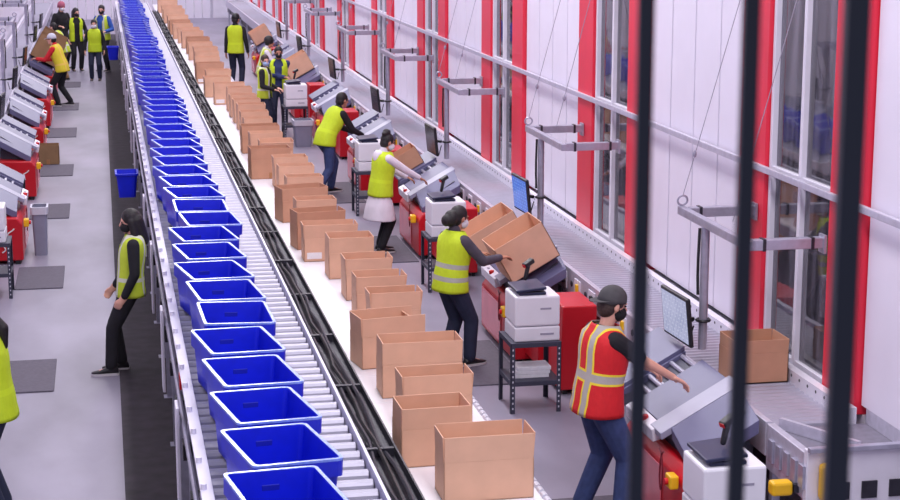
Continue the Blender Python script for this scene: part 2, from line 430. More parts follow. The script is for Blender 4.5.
# cable tray between the two conveyors
ct = thing('cable_tray', 'dark cable tray with bright rails between roller conveyor and white bed', 'cable tray', (1.7, 8, 0))
wb(ct).box(1.54, 1.85, CY0, CY1, 0.88, 0.90).box(1.54, 1.552, CY0, CY1, 0.88, 1.12).box(1.838, 1.85, CY0, CY1, 0.88, 0.96).build('tray', M['dark_metal'], ct)
wb(ct).box(1.538, 1.558, CY0, CY1, 1.121, 1.145).build('rail', M['alu'], ct)
cb = wb(ct)
for k, xx in enumerate((1.63, 1.67, 1.72, 1.77)):
    pts = []; yy = CY0
    while yy < CY1:
        pts.append((xx + random.uniform(-0.02, 0.02), yy, 0.925 + random.uniform(0, 0.03))); yy += 0.5
    cb.tube(pts, 0.016, 6, mi=k % 2)
cb.build('cable', [M['black'], M['dark_metal']], ct)
yy = 8.0
while yy < 55:
    wb(ct).box(1.60, 1.83, yy, yy + 0.04, 0.9, 0.96).build('clamp', M['dark_metal'], ct)
    wb(ct).box(1.66, 1.72, yy - 0.03, yy + 0.03, 0, 0.88).build('leg', M['dark_metal'], ct)
    yy += 1.6

# ------------------------------------------------------------------ white bed with boxes
ZT = 0.75
bc = thing('box_conveyor', 'long white slider bed conveyor carrying the row of brown boxes', 'conveyor', (2.3, 8, 0))
b = wb(bc); yy = CY0
while yy < 66:
    b.box(1.885, 2.72, yy + 0.004, yy + 0.796, ZT - 0.05, ZT); yy += 0.8
b.build('bed', M['white_bed'], bc, bevel=0.006)
wb(bc).box(1.855, 1.885, CY0, 66, ZT - 0.12, ZT + 0.012).build('side_rail', M['white_paint'], bc)
wb(bc).box(2.72, 2.75, CY0, 66, ZT - 0.12, ZT + 0.005).build('side_rail', M['white_paint'], bc)
b = wb(bc); yy = CY0
while yy < 45:
    b.cyl((2.735, yy, ZT + 0.005), (2.735, yy + 0.07, ZT + 0.005), 0.022, n=8); yy += 0.1
b.build('edge_roller_strip', M['bin_lid'], bc)
wb(bc).box(1.9, 2.7, CY0, 66, ZT - 0.2, ZT - 0.05).build('frame', M['steel'], bc)
yy = 8.4
while yy < 66:
    for xx in (1.93, 2.67):
        wb(bc).box(xx - 0.03, xx + 0.03, yy - 0.03, yy + 0.03, 0, ZT - 0.2).build('leg', M['steel'], bc)
    yy += 2.0

# ------------------------------------------------------------------ totes
def make_tote():
    root = thing('tote', '', 'tote')
    W, L, H = 0.50, 0.70, 0.36; W2, L2 = 0.44, 0.62; t = 0.008
    b = MB()
    b.loft([rrect(W2, L2, 0.035, 0), rrect(W, L, 0.03, H), rrect(W - 2 * t, L - 2 * t, 0.026, H), rrect(W2 - 2 * t, L2 - 2 * t, 0.03, 0.012)])
    b.loft([rrect(W - 0.004, L - 0.004, 0.03, H - 0.10), rrect(W + 0.022, L + 0.022, 0.036, H - 0.10), rrect(W + 0.024, L + 0.024, 0.036, H - 0.0105), rrect(W - 0.004, L - 0.004, 0.03, H - 0.0105)], False, False)
    b.build('tub', M['tote'], root)
    b = MB()
    b.loft([rrect(W, L, 0.03, H - 0.010), rrect(W + 0.026, L + 0.026, 0.036, H - 0.010), rrect(W + 0.026, L + 0.026, 0.036, H + 0.004),
            rrect(W - 2 * t, L - 2 * t, 0.026, H + 0.004), rrect(W - 2 * t, L - 2 * t, 0.026, H - 0.010)], False, False)
    b.build('rim', M['tote_rim'], root)
    for sgn in (1, -1):
        yo = sgn * (L / 2 - 0.009)
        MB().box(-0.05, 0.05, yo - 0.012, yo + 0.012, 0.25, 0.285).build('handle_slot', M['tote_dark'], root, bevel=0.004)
    return root
tote = make_tote()
FL = [(0.64, 8.44), (0.72, 9.23), (0.70, 10.04), (0.68, 10.86), (0.61, 11.69), (0.56, 12.56), (0.66, 13.32), (0.60, 14.10), (0.62, 14.93), (0.63, 15.75),
      (0.73, 16.53), (0.59, 17.32), (0.69, 18.12), (0.67, 18.90), (0.64, 19.68), (0.64, 20.45), (0.65, 21.22), (0.68, 21.99), (0.69, 22.76), (0.68, 23.53),
      (0.67, 24.30), (0.66, 25.06), (0.68, 25.83), (0.70, 26.60), (0.70, 27.37), (0.60, 28.45), (0.58, 29.24), (0.57, 30.02), (0.58, 31.05), (0.59, 32.05),
      (0.58, 33.15), (0.68, 34.40), (0.68, 35.60)]
yy = 36.5
while yy < 55.5:
    FL.append((0.64 + random.uniform(-0.06, 0.08), yy)); yy += random.choice((0.8, 0.82, 0.95))
YAWS = {5: 1.5, 11: 0.5, 6: 6, 10: 5}
for i in range(1, len(FL)):
    FL[i] = (max(0.63, FL[i][0] - 0.02), max(FL[i][1], FL[i - 1][1] + 0.77))
N = len(FL)
for i, (fx, fy) in enumerate(FL):
    fy -= 0.12
    a = R(YAWS.get(i, random.uniform(8.5, 11.5)))
    dx, dy = 0.268, 0.368
    cx = fx + dx * math.cos(a) - dy * math.sin(a); cy = fy + dx * math.sin(a) + dy * math.cos(a)
    where = 'in the row counting back from the railing end'
    lab = 'blue open plastic tote on rollers, %s %s' % (nth(i + 1), where)
    if i == 0: lab = 'blue open plastic tote at the very front of the roller conveyor, cut by frame bottom'
    if i == 24: lab = 'blue tote in front of the break in the tote row, twenty-fifth from the railing end'
    if i == 25: lab = 'blue tote behind the break in the tote row, with its whole front showing'
    if i == N - 1: lab = 'blue open plastic tote last but the stacked pair at the far end'
    place(tote, i > 0, (cx, cy, ZR + 0.007), (0, R(1.6), a), lab, 'tote', 'blue totes on the roller conveyor')
for k in range(2):
    place(tote, True, (0.92, 57.2, ZR + k * 0.372), (0, 0, R(2)), 'dark blue tote %s of the stacked pair at the far end of the rollers' % ('lower', 'upper')[k], 'tote', 'blue totes on the roller conveyor')
place(tote, True, (1.22, 29.0, ZR) if False else (0.93, 58.4, ZR), (0, 0, 0), 'blue tote at the far end behind the stacked pair', 'tote', 'blue totes on the roller conveyor')
# small blue bins hung on the aisle side
def hung_bin(y, z, label):
    o = thing('hanging_bin', label, 'bin', (0.25, y, z))
    MB().loft([rrect(0.22, 0.36, 0.03, 0), rrect(0.28, 0.44, 0.03, 0.32), rrect(0.262, 0.422, 0.025, 0.32), rrect(0.205, 0.345, 0.025, 0.01)]).build('tub', M['tote'], o)
    MB().loft([rrect(0.28, 0.44, 0.03, 0.30), rrect(0.31, 0.47, 0.035, 0.30), rrect(0.31, 0.47, 0.035, 0.325), rrect(0.262, 0.422, 0.025, 0.325)], False, False).build('rim', M['tote'], o)
    b = MB()
    b.box(0.157, 0.176, -0.12, 0.12, 0.255, 0.275)
    b.build('hook', M['steel'], o)
hung_bin(23.7, 0.68, 'blue bin hung on the aisle side of the roller conveyor above the leaning woman')
hung_bin(44.5, 0.68, 'dark blue bin hung on the roller conveyor beside the standing group')

# ------------------------------------------------------------------ cardboard boxes
def make_box(name, w, l, h, fl, m, tilts=(0, 0, 0, 0), label=None, tape=False, base=None):
    """open carton: walls, bottom and four standing flaps of height fl"""
    o = thing(name, '', 'box'); t = 0.007
    b = MB()
    b.box(-w / 2, w / 2, -l / 2, l / 2, 0, t)
    b.box(-w / 2, w / 2, -l / 2, -l / 2 + t, 0, h).box(-w / 2, w / 2, l / 2 - t, l / 2, 0, h)
    b.box(-w / 2, -w / 2 + t, -l / 2, l / 2, 0, h).box(w / 2 - t, w / 2, -l / 2, l / 2, 0, h)
    b.build('carton', m, o)
    if fl:
        for k in range(4):
            f = MB(); g = 0.004
            ang = tilts[k]
            if k < 2:
                s = -1 if k == 0 else 1
                f.m = Matrix.Translation((0, s * (l / 2 - t / 2), h + 0.001)) @ Matrix.Rotation(-s * R(ang), 4, 'X')
                f.box(-w / 2 + g, w / 2 - g, -t / 2, t / 2, 0, fl)
            else:
                s = -1 if k == 2 else 1
                f.m = Matrix.Translation((s * (w / 2 - t / 2), 0, h + 0.001)) @ Matrix.Rotation(s * R(ang), 4, 'Y')
                f.box(-t / 2, t / 2, -l / 2 + t + g, l / 2 - t - g, 0, fl)
            f.build('flap', m, o)
    if label: MB().box(-w / 2 + 0.03, -w / 2 + 0.03 + 0.16, -l / 2 - 0.003, -l / 2 - 0.0005, 0.03, 0.10).build('shipping_label', M['label'], o)
    if tape: MB().box(-0.03, 0.03, -l / 2 - 0.002, -l / 2 - 0.0005, 0.004, min(h, 0.09)).build('tape', M['tape'], o)
    return o
# rim front-left corner, size, yaw (degrees), material, label sticker, tape, what sets it apart
BX = [
 (2.06, 10.62, .60, .42, 0.5, 'card', 0, 0, 'open brown box nearest the railing at the front of the box row'),
 (1.91, 11.38, .49, .46, 1.0, 'card', 0, 0, 'brown box with creased front, second from the front of the box row'),
 (2.06, 12.18, .52, .42, 1.0, 'card', 0, 0, 'brown box third from the front of the box row'),
 (2.05, 13.10, .64, .44, 1.0, 'card', 0, 0, 'wide brown box fourth from the front of the box row'),
 (2.02, 13.98, .56, .46, 9.0, 'card', 0, 0, 'brown box with a folded flap across its opening, fifth from the front'),
 (2.24, 14.92, .45, .40, 1.0, 'card', 0, 0, 'brown box with pale left side, sixth from the front of the box row'),
 (2.21, 15.62, .46, .42, 1.0, 'card', 0, 0, 'brown box with slit rim corner, seventh from the front of the box row'),
 (2.24, 16.55, .45, .46, 1.0, 'card', 0, 0, 'brown box eighth from the front of the box row'),
 (2.20, 17.55, .47, .48, 1.0, 'card', 0, 0, 'tall narrow brown box ninth from the front of the box row'),
 (2.05, 18.48, .58, .40, 0.0, 'card', 1, 0, 'wide brown box with white label low on its front, before the dark sided box'),
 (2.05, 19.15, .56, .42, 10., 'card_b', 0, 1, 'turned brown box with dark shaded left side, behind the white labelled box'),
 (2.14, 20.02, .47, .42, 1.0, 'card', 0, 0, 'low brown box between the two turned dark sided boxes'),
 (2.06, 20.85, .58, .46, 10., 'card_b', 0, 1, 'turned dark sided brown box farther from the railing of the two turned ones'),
 (2.21, 21.75, .46, .40, 1.0, 'card', 0, 0, 'brown box just behind the farther turned dark sided box'),
 (2.19, 22.62, .47, .42, 1.0, 'card', 0, 0, 'pale brown box second behind the farther turned dark sided box'),
 (2.22, 23.45, .46, .42, 1.0, 'card', 0, 0, 'brown box right in front of the box with the square tape patch'),
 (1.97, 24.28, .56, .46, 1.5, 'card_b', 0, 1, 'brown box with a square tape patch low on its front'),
 (2.18, 25.20, .48, .44, 1.0, 'card', 0, 0, 'brown box with a curled flap, behind the box with the tape patch'),
 (2.11, 26.00, .48, .42, 1.0, 'card', 0, 0, 'brown box second behind the box with the tape patch'),
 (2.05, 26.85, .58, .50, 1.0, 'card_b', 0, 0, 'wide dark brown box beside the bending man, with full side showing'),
 (2.17, 27.95, .46, .44, 1.0, 'card', 0, 0, 'brown box right behind the wide dark one beside the bending man'),
 (2.19, 28.80, .46, .44, 1.0, 'card', 0, 0, 'brown box, second behind the wide dark box beside the bending man'),
 (2.20, 29.70, .47, .44, 1.0, 'card', 0, 0, 'brown box, third behind the wide dark box beside the bending man'),
 (2.21, 30.60, .47, .44, 1.0, 'card', 0, 0, 'brown box, fourth behind the wide dark box beside the bending man'),
 (2.21, 31.45, .47, .44, 1.0, 'card', 0, 0, 'brown box, fifth behind the wide dark box beside the bending man'),
 (2.22, 32.35, .46, .44, 1.0, 'card', 0, 0, 'brown box, sixth behind the wide dark box beside the bending man'),
 (2.05, 33.50, .58, .48, 1.0, 'card', 1, 0, 'brown box with white bottom label beside the two chatting masked workers'),
 (1.95, 34.80, .50, .48, 1.0, 'card', 0, 0, 'brown box right behind the bottom labelled box by the chatting workers'),
 (2.05, 36.00, .50, .48, 1.0, 'card', 0, 0, 'brown box second behind the bottom labelled box by the chatting workers'),
 (1.93, 37.50, .58, .48, 1.0, 'card_b', 1, 0, 'dark brown box with pale bottom label left of the black capped man'),
 (1.98, 38.90, .54, .48, 1.0, 'card', 0, 0, 'brown box right behind the dark labelled one by the black capped man'),
 (2.05, 40.20, .54, .48, 1.0, 'card', 0, 0, 'brown box second behind the dark labelled one by the black capped man'),
 (2.10, 41.50, .54, .48, 1.0, 'card', 0, 0, 'brown box third behind the dark labelled one by the black capped man'),
 (2.05, 43.10, .58, .55, 1.0, 'card', 0, 0, 'brown box fourth behind the dark labelled one by the black capped man'),
 (2.08, 44.86, .58, .55, 1.0, 'card_b', 0, 0, 'wide brown box ninth from the far end of the box row'),
 (2.05, 46.60, .56, .55, 1.0, 'card', 0, 0, 'brown box eighth from the far end of the box row'),
 (2.02, 48.30, .58, .55, 1.0, 'card', 0, 0, 'brown box seventh from the far end of the box row'),
 (1.95, 49.80, .56, .55, 1.0, 'card', 0, 0, 'brown box sixth from the far end of the box row'),
 (1.92, 51.40, .60, .60, 1.0, 'card_b', 0, 0, 'brown box fifth from the far end of the box row'),
 (1.95, 53.40, .60, .60, 1.0, 'card', 0, 0, 'brown box fourth from the far end of the box row'),
 (1.92, 56.20, .66, .60, 1.0, 'card', 0, 0, 'brown box third from the far end of the box row'),
 (1.95, 58.60, .66, .60, 1.0, 'card', 0, 0, 'brown box second from the far end of the box row'),
 (1.92, 61.50, .66, .60, 1.0, 'card', 0, 0, 'brown box at the far end of the box row'),
]
for i, (fx, fy, w, l, yw, m, lb, tp, lab) in enumerate(BX):
    l *= 0.74
    a = R(yw + random.uniform(-1.5, 1.5))
    hb = 0.25 + random.choice((0, 0.01, 0.02)); fl = random.choice((0.15, 0.16, 0.17))
    tl = [random.uniform(-3, 5) for _ in range(4)]
    if i == 4: tl = [2, 3, 2, -38]
    if i == 17: tl = [28, 3, 2, 3]
    if i in (5, 6, 7): tl[3] = 7
    o = make_box('cardboard_box', w, l, hb, fl, M[m], tl, lb, tp)
    o.location = (fx + w / 2 * math.cos(a) - l / 2 * math.sin(a), fy + w / 2 * math.sin(a) + l / 2 * math.cos(a), ZT + 0.002)
    o.rotation_euler = (0, 0, a); tag(o, lab, 'box', 'open brown boxes on the white conveyor')

# ------------------------------------------------------------------ wall conveyors (right and, mirrored, left)
ZC = 0.90
def wall_conveyor(s, xf, xb, ya, yb, label):
    o = thing('wall_conveyor', label, 'conveyor', ((xf + xb) / 2, ya, 0))
    lo, hi = min(xf, xb), max(xf, xb)
    wb(o).box(xf, xf + s * 0.05, ya, yb, ZC - 0.22, ZC + 0.035).build('front_rail', M['alu'], o, bevel=0.005)
    b = wb(o).box(xb - s * 0.07, xb, ya, yb, ZC - 0.1, ZC + 0.10)
    b.build('back_rail', M['white_paint'], o)
    b = wb(o); yy = ya + 0.1
    while yy < min(yb, 32):
        b.cyl((xb - s * 0.0702, yy, ZC + 0.06), (xb - s * 0.0715, yy, ZC + 0.06), 0.014, n=6); yy += 0.16
    b.build('rail_hole', M['dark_metal'], o)
    wb(o).box(lo + 0.05, hi - 0.07, ya, yb, ZC - 0.14, ZC - 0.11).build('pan', M['steel'], o)
    x0, x1 = (xf + s * 0.05, xb - s * 0.07)
    yy = ya + 0.1; k = 0; first = None; rest = wb(o)
    while yy < yb - 0.1:
        if k < 100:
            if first is None: first = MB().cyl((-abs(x1 - x0) / 2, 0, 0), (abs(x1 - x0) / 2, 0, 0), 0.036, n=10).build('roller', M['roller'], o); r_ = first
            else: r_ = first.copy(); COL.objects.link(r_); r_.parent = o
            r_.location = ((x0 + x1) / 2 - o.location.x, yy - o.location.y, ZC - 0.036)
        else: rest.cyl((x0, yy, ZC - 0.036), (x1, yy, ZC - 0.036), 0.036, n=6)
        yy += 0.09; k += 1
    tag(rest.build('roller', M['roller'], o), kind='stuff')
    # drive plates, sensors and wiring below the front rail
    wb(o).box(xf + s * 0.06, xf + s * 0.08, ya, yb, ZC - 0.42, ZC - 0.22).build('wiring_duct', M['dark_metal'], o)
    yy = ya + 0.3; k = 0
    while yy < min(yb, 48):
        wb(o).box(xf - s * 0.008, xf, yy, yy + 0.22, ZC - 0.19, ZC - 0.02).build('drive_plate', M['white_paint'], o)
        wb(o).box(xf - s * 0.03, xf - s * 0.009, yy + 0.05, yy + 0.11, ZC - 0.14, ZC - 0.06).build('sensor', M['black'] if k % 3 else M['yellow'], o)
        wb(o).cyl((xf - s * 0.012, yy + 0.32, ZC - 0.10), (xf - s * 0.0, yy + 0.32, ZC - 0.10), 0.03, n=10).build('bearing_cap', M['dark_metal'], o)
        yy += 0.52; k += 1
    yy = ya + 0.4
    while yy < yb:
        for xx in (xf + s * 0.03, xb - s * 0.035):
            wb(o).box(xx - 0.025, xx + 0.025, yy - 0.03, yy + 0.03, 0, ZC - 0.2).build('leg', M['steel'], o)
        yy += 2.65
    return o
XF, XB = 4.55, 5.24
wall_conveyor(1, XF, XB, 11.36, 66, 'long steel roller conveyor running along the red and white wall')
XFL, XBL = -1.72, -2.42
wall_conveyor(-1, XFL, XBL, 14, 66, 'steel roller conveyor along the left wall behind the left packing stations')

# transfer section where the wall conveyor turns out through the wall
tr = thing('transfer_conveyor', 'grey belt transfer section at the near end of the wall conveyor', 'conveyor', (5.0, 10.8, 0))
wb(tr).box(4.62, 7.0, 10.68, 11.33, ZC - 0.06, ZC - 0.012).build('belt', M['belt'], tr)
wb(tr).box(4.55, 7.0, 10.60, 10.66, ZC - 0.34, ZC + 0.06).build('front_guard', M['white_paint'], tr, bevel=0.006)
wb(tr).box(4.55, 4.61, 10.66, 11.34, ZC - 0.30, ZC + 0.03).build('side_guard', M['alu'], tr, bevel=0.006)
wb(tr).box(4.55, 7.0, 10.55, 10.605, ZC + 0.05, ZC + 0.085).build('top_rail', M['steel'], tr, bevel=0.004)
wb(tr).box(5.30, 5.34, 10.66, 11.33, ZC - 0.01, ZC + 0.10).build('cross_guard', M['alu'], tr)
b = wb(tr); b.loft([[(4.63, 11.32, z), (4.66, 11.33, z), (4.98, 10.70, z), (4.95, 10.69, z)] for z in (ZC - 0.01, ZC + 0.07)]); b.build('deflector', M['alu'], tr)
for k in range(10):
    wb(tr).box(4.75 + 0.2 * k, 4.86 + 0.2 * k, 10.585, 10.599, ZC - 0.30, ZC - 0.18).build('slot_plate', M['dark_metal'], tr)
for xx in (4.6, 5.6, 6.6):
    for yy in (10.70, 11.28):
        wb(tr).box(xx - 0.03, xx + 0.03, yy - 0.03, yy + 0.03, 0, ZC - 0.3).build('leg', M['steel'], tr)
wb(tr).box(4.62, 4.74, 10.50, 10.59, ZC - 0.28, ZC - 0.02).build('yellow_drive_cover', M['yellow'], tr, bevel=0.03)
wb(tr).box(4.36, 4.51, 10.72, 10.82, ZC - 0.30, ZC - 0.20).build('yellow_sensor', M['yellow'], tr, bevel=0.02)
wb(tr).box(4.515, 4.549, 10.72, 10.82, ZC - 0.28, ZC - 0.22).build('sensor_bracket', M['dark_metal'], tr)
bb = wb(tr)
for k in range(5): bb.box(4.53, 4.549, 10.62 + 0.14 * k, 10.70 + 0.14 * k, ZC - 0.22, ZC - 0.06)
bb.build('drive_plate', M['steel'], tr)

# ------------------------------------------------------------------ packing machines
def packing_machine(s, xf, yc, label, tower=True):
    o = thing('packing_machine', label, 'packing machine', (xf, yc, 0))
    def P(d, y, z): return (-s * d, y, z)
    def ext(b, poly, ya, yb, dz=(0, 0), mi=0):
        b.loft([[P(d, ya, z + dz[0]) for d, z in poly], [P(d, yb, z + dz[1]) for d, z in poly]], mi=mi)
    top = [(0.05, 1.075), (0.58, 0.775), (0.57, 0.745), (0.05, 1.035)]
    b = MB(); ext(b, top, 0.055, 0.60); b.build('tilt_panel', M['tray'], o, bevel=0.004)
    b = MB(); ext(b, [(0.03, 1.095), (0.64, 0.75), (0.63, 0.70), (0.03, 1.03)], -0.20, 0.05); b.build('light_panel', M['tray_light'], o, bevel=0.004)
    b = MB(); ext(b, [(0.05, 1.082), (0.56, 0.79), (0.55, 0.70), (0.05, 0.98)], -0.204, -0.64, (0, -0.13)); b.build('wing_panel', M['tray'], o, bevel=0.004)
    b = MB(); ext(b, top, 1.02, 1.70); ext(b, [(0.05, 1.04), (0.57, 0.75), (0.57, 0.70), (0.05, 0.9)], 0.99, 1.02); b.build('second_panel', M['tray'], o, bevel=0.004)
    b = MB(); ext(b, [(0.585, 0.775), (0.66, 0.735), (0.65, 0.64), (0.575, 0.66)], -0.05, 0.62)
    lip = b.build('front_lip', M['white_paint'], o, bevel=0.006)
    MB().cyl(P(0.63, 0.2, 0.73), P(0.637, 0.2, 0.775), 0.028, n=10).build('red_button', M['red_plastic'], lip)
    MB().box(-0.012, 0.012, -0.03, 0.03, 0, 0.005).build('grey_switch', M['cord'], lip, loc=P(0.622, 0.4, 0.757))
    b = MB(); ext(b, [(0.1, 0.98), (0.5, 0.72), (0.5, 0.56), (0.1, 0.62)], -0.5, 1.6); b.build('under_frame', M['cart'], o)
    # open mechanism between the panels
    b = MB()
    for k in range(5):
        b.cyl(P(0.08 + 0.09 * k, 0.66, 1.0 - 0.05 * k), P(0.08 + 0.09 * k, 0.98, 1.0 - 0.05 * k), 0.02, n=8)
    b.build('slide_rod', M['steel'], o)
    MB().box(*sorted((-s * 0.2, -s * 0.34)), 0.72, 0.9, 0.76, 0.85).build('actuator', M['white_paint'], o, bevel=0.006)
    # base
    b = MB(); ext(b, [(0.08, 0.62), (0.56, 0.60), (0.62, 0.52), (0.62, 0.05), (0.08, 0.05)], -0.75, 0.75)
    bs = b.build('base_cabinet', M['red'], o, bevel=0.015)
    b = MB(); ext(b, [(0.625, 0.50), (0.632, 0.50), (0.632, 0.10), (0.625, 0.10)], -0.2, 0.7); b.build('front_sheen', M['red_sheen'], bs)  # added face that carries the painted sheen of the red cabinet front
    pts = [P(0.36 + 0.03 * math.sin(k * 1.3) + 0.012 * k, -0.757, 0.16 + 0.028 * k) for k in range(12)]
    MB().tube(pts, 0.009, 5).build('script_mark', M['label'], bs)
    if tower:
        b = MB(); ext(b, [(0.09, 0.86), (0.42, 0.86), (0.44, 0.05), (0.09, 0.05)], -1.92, -1.3); b.build('side_cabinet', M['red'], o, bevel=0.012)
        b = MB(); ext(b, [(0.1, 0.5), (0.5, 0.5), (0.5, 0.12), (0.1, 0.12)], -1.298, -0.752); b.build('link_cover', M['red'], o, bevel=0.01)
    b = MB()
    for d in (0.1, 0.55):
        for y in (-0.7, 0.7): b.box(-s * d - 0.03, -s * d + 0.03, y - 0.03, y + 0.03, 0, 0.05)
    if tower:
        for d in (0.13, 0.38): b.box(-s * d - 0.02, -s * d + 0.02, -1.88, -1.84, 0, 0.05).box(-s * d - 0.02, -s * d + 0.02, -1.36, -1.32, 0, 0.05)
    b.build('foot', M['black'], o)
    kb = MB().box(*sorted((-s * 0.632, -s * 0.70)), -0.62, -0.5, 0.46, 0.56).build('stop_box', M['yellow'], o, bevel=0.012)
    MB().cyl(P(0.70, -0.56, 0.51), P(0.725, -0.56, 0.51), 0.025, n=10).build('stop_button', M['red_plastic'], kb)
    # back legs that carry the second panel
    b = MB()
    for y in (1.1, 1.55): b.box(-s * 0.3 - 0.025, -s * 0.3 + 0.025, y - 0.025, y + 0.025, 0, 0.72)
    b.build('leg', M['black'], o)
    # looped hanging cord
    pts = []
    for k in range(17):
        t = k / 16 * 2 * math.pi
        pts.append(P(0.665, -0.35 + 0.05 * math.sin(t) + 0.09 * (k / 16), 0.66 - 0.15 * (1 - math.cos(t)) - 0.0))
    MB().tube(pts, 0.007, 5).build('cord', M['red_cord'], o)
    # vertical fittings at the conveyor side: cable drum and relay
    MB().cyl(P(0.11, 0.80, 0.72), P(0.11, 0.80, 0.86), 0.045, n=10).build('air_reservoir', M['red_plastic'], o)
    return o
PY = [12.0, 17.35, 22.7, 27.9, 32.9, 37.6, 42.2, 46.7]
PL = ['grey topped packing machine with red base in front of the man in the red vest',
      'packing machine under the two tilted boxes in front of the woman in grey sleeves',
      'packing machine the woman in the long white coat is working at',
      'packing machine the bending man in the black jacket is working at',
      'packing machine behind the white printer of the two chatting workers',
      'packing machine holding a tilted box beside the two chatting masked workers',
      'right side packing machine next to last, between the two far tilted boxes',
      'farthest packing machine on the right, holding the far tilted box']
for k, (y, l) in enumerate(zip(PY, PL)): packing_machine(1, XF, y, l, k > 0)
for y, l in zip((23.4, 28.4, 32.6, 37.2, 42.0), (
      'nearest packing machine in view on the left, mostly cut by the frame edge',
      'left side packing machine second from the camera, above the brown carton',
      'left side packing machine third from the camera',
      'left side packing machine fourth from the camera, just before the capped worker',
      'left side packing machine the worker in red sleeves is loading')):
    packing_machine(-1, XFL, y, l, False)

# ------------------------------------------------------------------ printer carts
def cart(x, y, label, h=0.66, w=0.47, l=0.50):
    o = thing('shelf_cart', label, 'shelf cart', (x, y, 0))
    for sx in (-1, 1):
        for sy in (-1, 1):
            b = MB(); xx, yy = sx * (w / 2 - 0.02), sy * (l / 2 - 0.02)
            b.box(xx - 0.02, xx + 0.02, yy - 0.02 if sy < 0 else yy + 0.016, yy - 0.016 if sy < 0 else yy + 0.02, 0, h)
            b.box(*((xx - 0.02, xx - 0.016) if sx < 0 else (xx + 0.016, xx + 0.02)), yy - 0.02, yy + 0.02, 0, h)
            lg = b.build('leg', M['cart'], o)
            hb = MB(); zz = 0.04
            yf = (-l / 2 - 0.0012) if sy < 0 else (l / 2 + 0.0012)
            while zz < h - 0.03:
                hb.box(xx - 0.006, xx + 0.006, min(yf, yf - 0.0004), max(yf, yf - 0.0004) , zz, zz + 0.018); zz += 0.05
            hb.build('hole_pattern', M['bin_lid'], lg)
    for z in (0.30, h):
        MB().box(-w / 2 + 0.001, w / 2 - 0.001, -l / 2 + 0.004, l / 2 - 0.004, z - 0.045, z).build('shelf', M['cart'], o, bevel=0.004)
    return o
def printer(x, y, z, label, w=0.42, l=0.42, h=0.42, lid=True, scan=False):
    o = thing('printer', label, 'printer', (x, y, z))
    b = MB().box(-w / 2, w / 2, -l / 2, l / 2, 0, h * 0.32)
    b.build('paper_drawer', M['printer'], o, bevel=0.012)
    b = MB().box(-w / 2, w / 2, -l / 2, l / 2, h * 0.335, h)
    b.build('housing', M['printer'], o, bevel=0.018)
    MB().box(-w / 2 + 0.05, w / 2 - 0.12, -l / 2 + 0.04, l / 2 - 0.04, h, h + 0.03).build('output_tray', M['navy'], o, bevel=0.01)
    f = MB(); f.m = Matrix.Translation((-w / 2 + 0.08, 0, h + 0.03)) @ Matrix.Rotation(R(-5), 4, 'Y')
    f.box(-0.06, 0.22, -l / 2 + 0.02, l / 2 - 0.02, 0.004, 0.03); f.build('top_cover', M['navy'], o, bevel=0.008)
    MB().box(w * 0.06, w * 0.30, -l / 2 - 0.0025, -l / 2 - 0.0005, h * 0.70, h * 0.74).build('name_strip', M['cord'], o)
    MB().box(w * 0.06, w * 0.36, -l / 2 - 0.004, -l / 2 - 0.0005, h * 0.14, h * 0.18).build('drawer_grip', M['cord'], o)
    return o
def handset(x, y, z, label):
    o = thing('barcode_scanner', label, 'scanner', (x, y, z), R(25))
    g = MB(); g.limb((0, 0, 0.0185), 0.018, (0.03, 0, 0.13), 0.02, wide=(0, 1, 0), ratio=1.2); g.build('grip', M['black'], o, smooth=True)
    h = MB(); h.m = Matrix.Translation((0.035, 0, 0.145)) @ Matrix.Rotation(R(-25), 4, 'Y'); h.box(-0.05, 0.06, -0.03, 0.03, -0.01, 0.035); h.build('head', M['black'], o, bevel=0.01)
    h = MB(); h.m = Matrix.Translation((0.035, 0, 0.145)) @ Matrix.Rotation(R(-25), 4, 'Y'); h.box(-0.053, -0.0505, -0.022, 0.022, -0.004, 0.028); h.build('window', M['red_plastic'], o)
    return o
def paper_stack(x, y, z, label):
    o = thing('paper_stack', label, 'paper', (x, y, z))
    for k in range(3):
        MB().box(-0.16 + 0.01 * k, 0.16 + 0.01 * k, -0.11, 0.11, 0.035 * k, 0.035 * k + 0.033).build('ream', M['paper'], o, bevel=0.003)
CD = [(3.80, 10.22, 'dark grey shelf cart carrying the printer beside the red based machine, at frame bottom', 'white printer with navy top beside the man in the red vest'),
      (3.75, 15.18, 'dark grey shelf cart with a paper stack, left of the red vest man', 'white printer with navy top on the cart with the paper stack'),
      (3.93, 20.25, 'dark shelf cart behind the woman in grey sleeves carrying a printer', 'white printer with navy top behind the head of the woman in grey sleeves'),
      (3.82, 25.5, 'dark shelf cart behind the woman in the long white coat', 'white printer with navy top behind the woman in the long white coat'),
      (3.62, 33.9, 'dark shelf cart carrying a printer beside the two chatting masked workers', 'white printer at the elbow of the masked worker in the navy jacket')]
for k, (x, y, lc_, lp) in enumerate(CD):
    cart(x, y, lc_); printer(x + 0.02, y, 0.661, lp)
handset(3.80, 10.2, 1.170, 'black and red barcode scanner standing on the printer by the red vest man')
handset(3.72, 15.25, 1.170, 'black barcode scanner standing on the printer above the paper stack')
handset(3.90, 20.25, 1.170, 'black barcode scanner on the printer behind the woman in grey sleeves')
handset(3.62, 33.9, 1.170, 'black barcode scanner on the printer by the chatting masked workers')
paper_stack(3.74, 15.15, 0.301, 'stack of white paper on the lower shelf of the cart under the printer')
cart(-1.38, 20.9, 'dark shelf cart with a printer at the left edge of the picture', w=0.46)
printer(-1.38, 20.9, 0.661, 'white printer on the cart at the left edge of the picture', w=0.36)
cart(-1.38, 25.6, 'dark shelf cart standing before the brown carton on the left aisle', w=0.40)

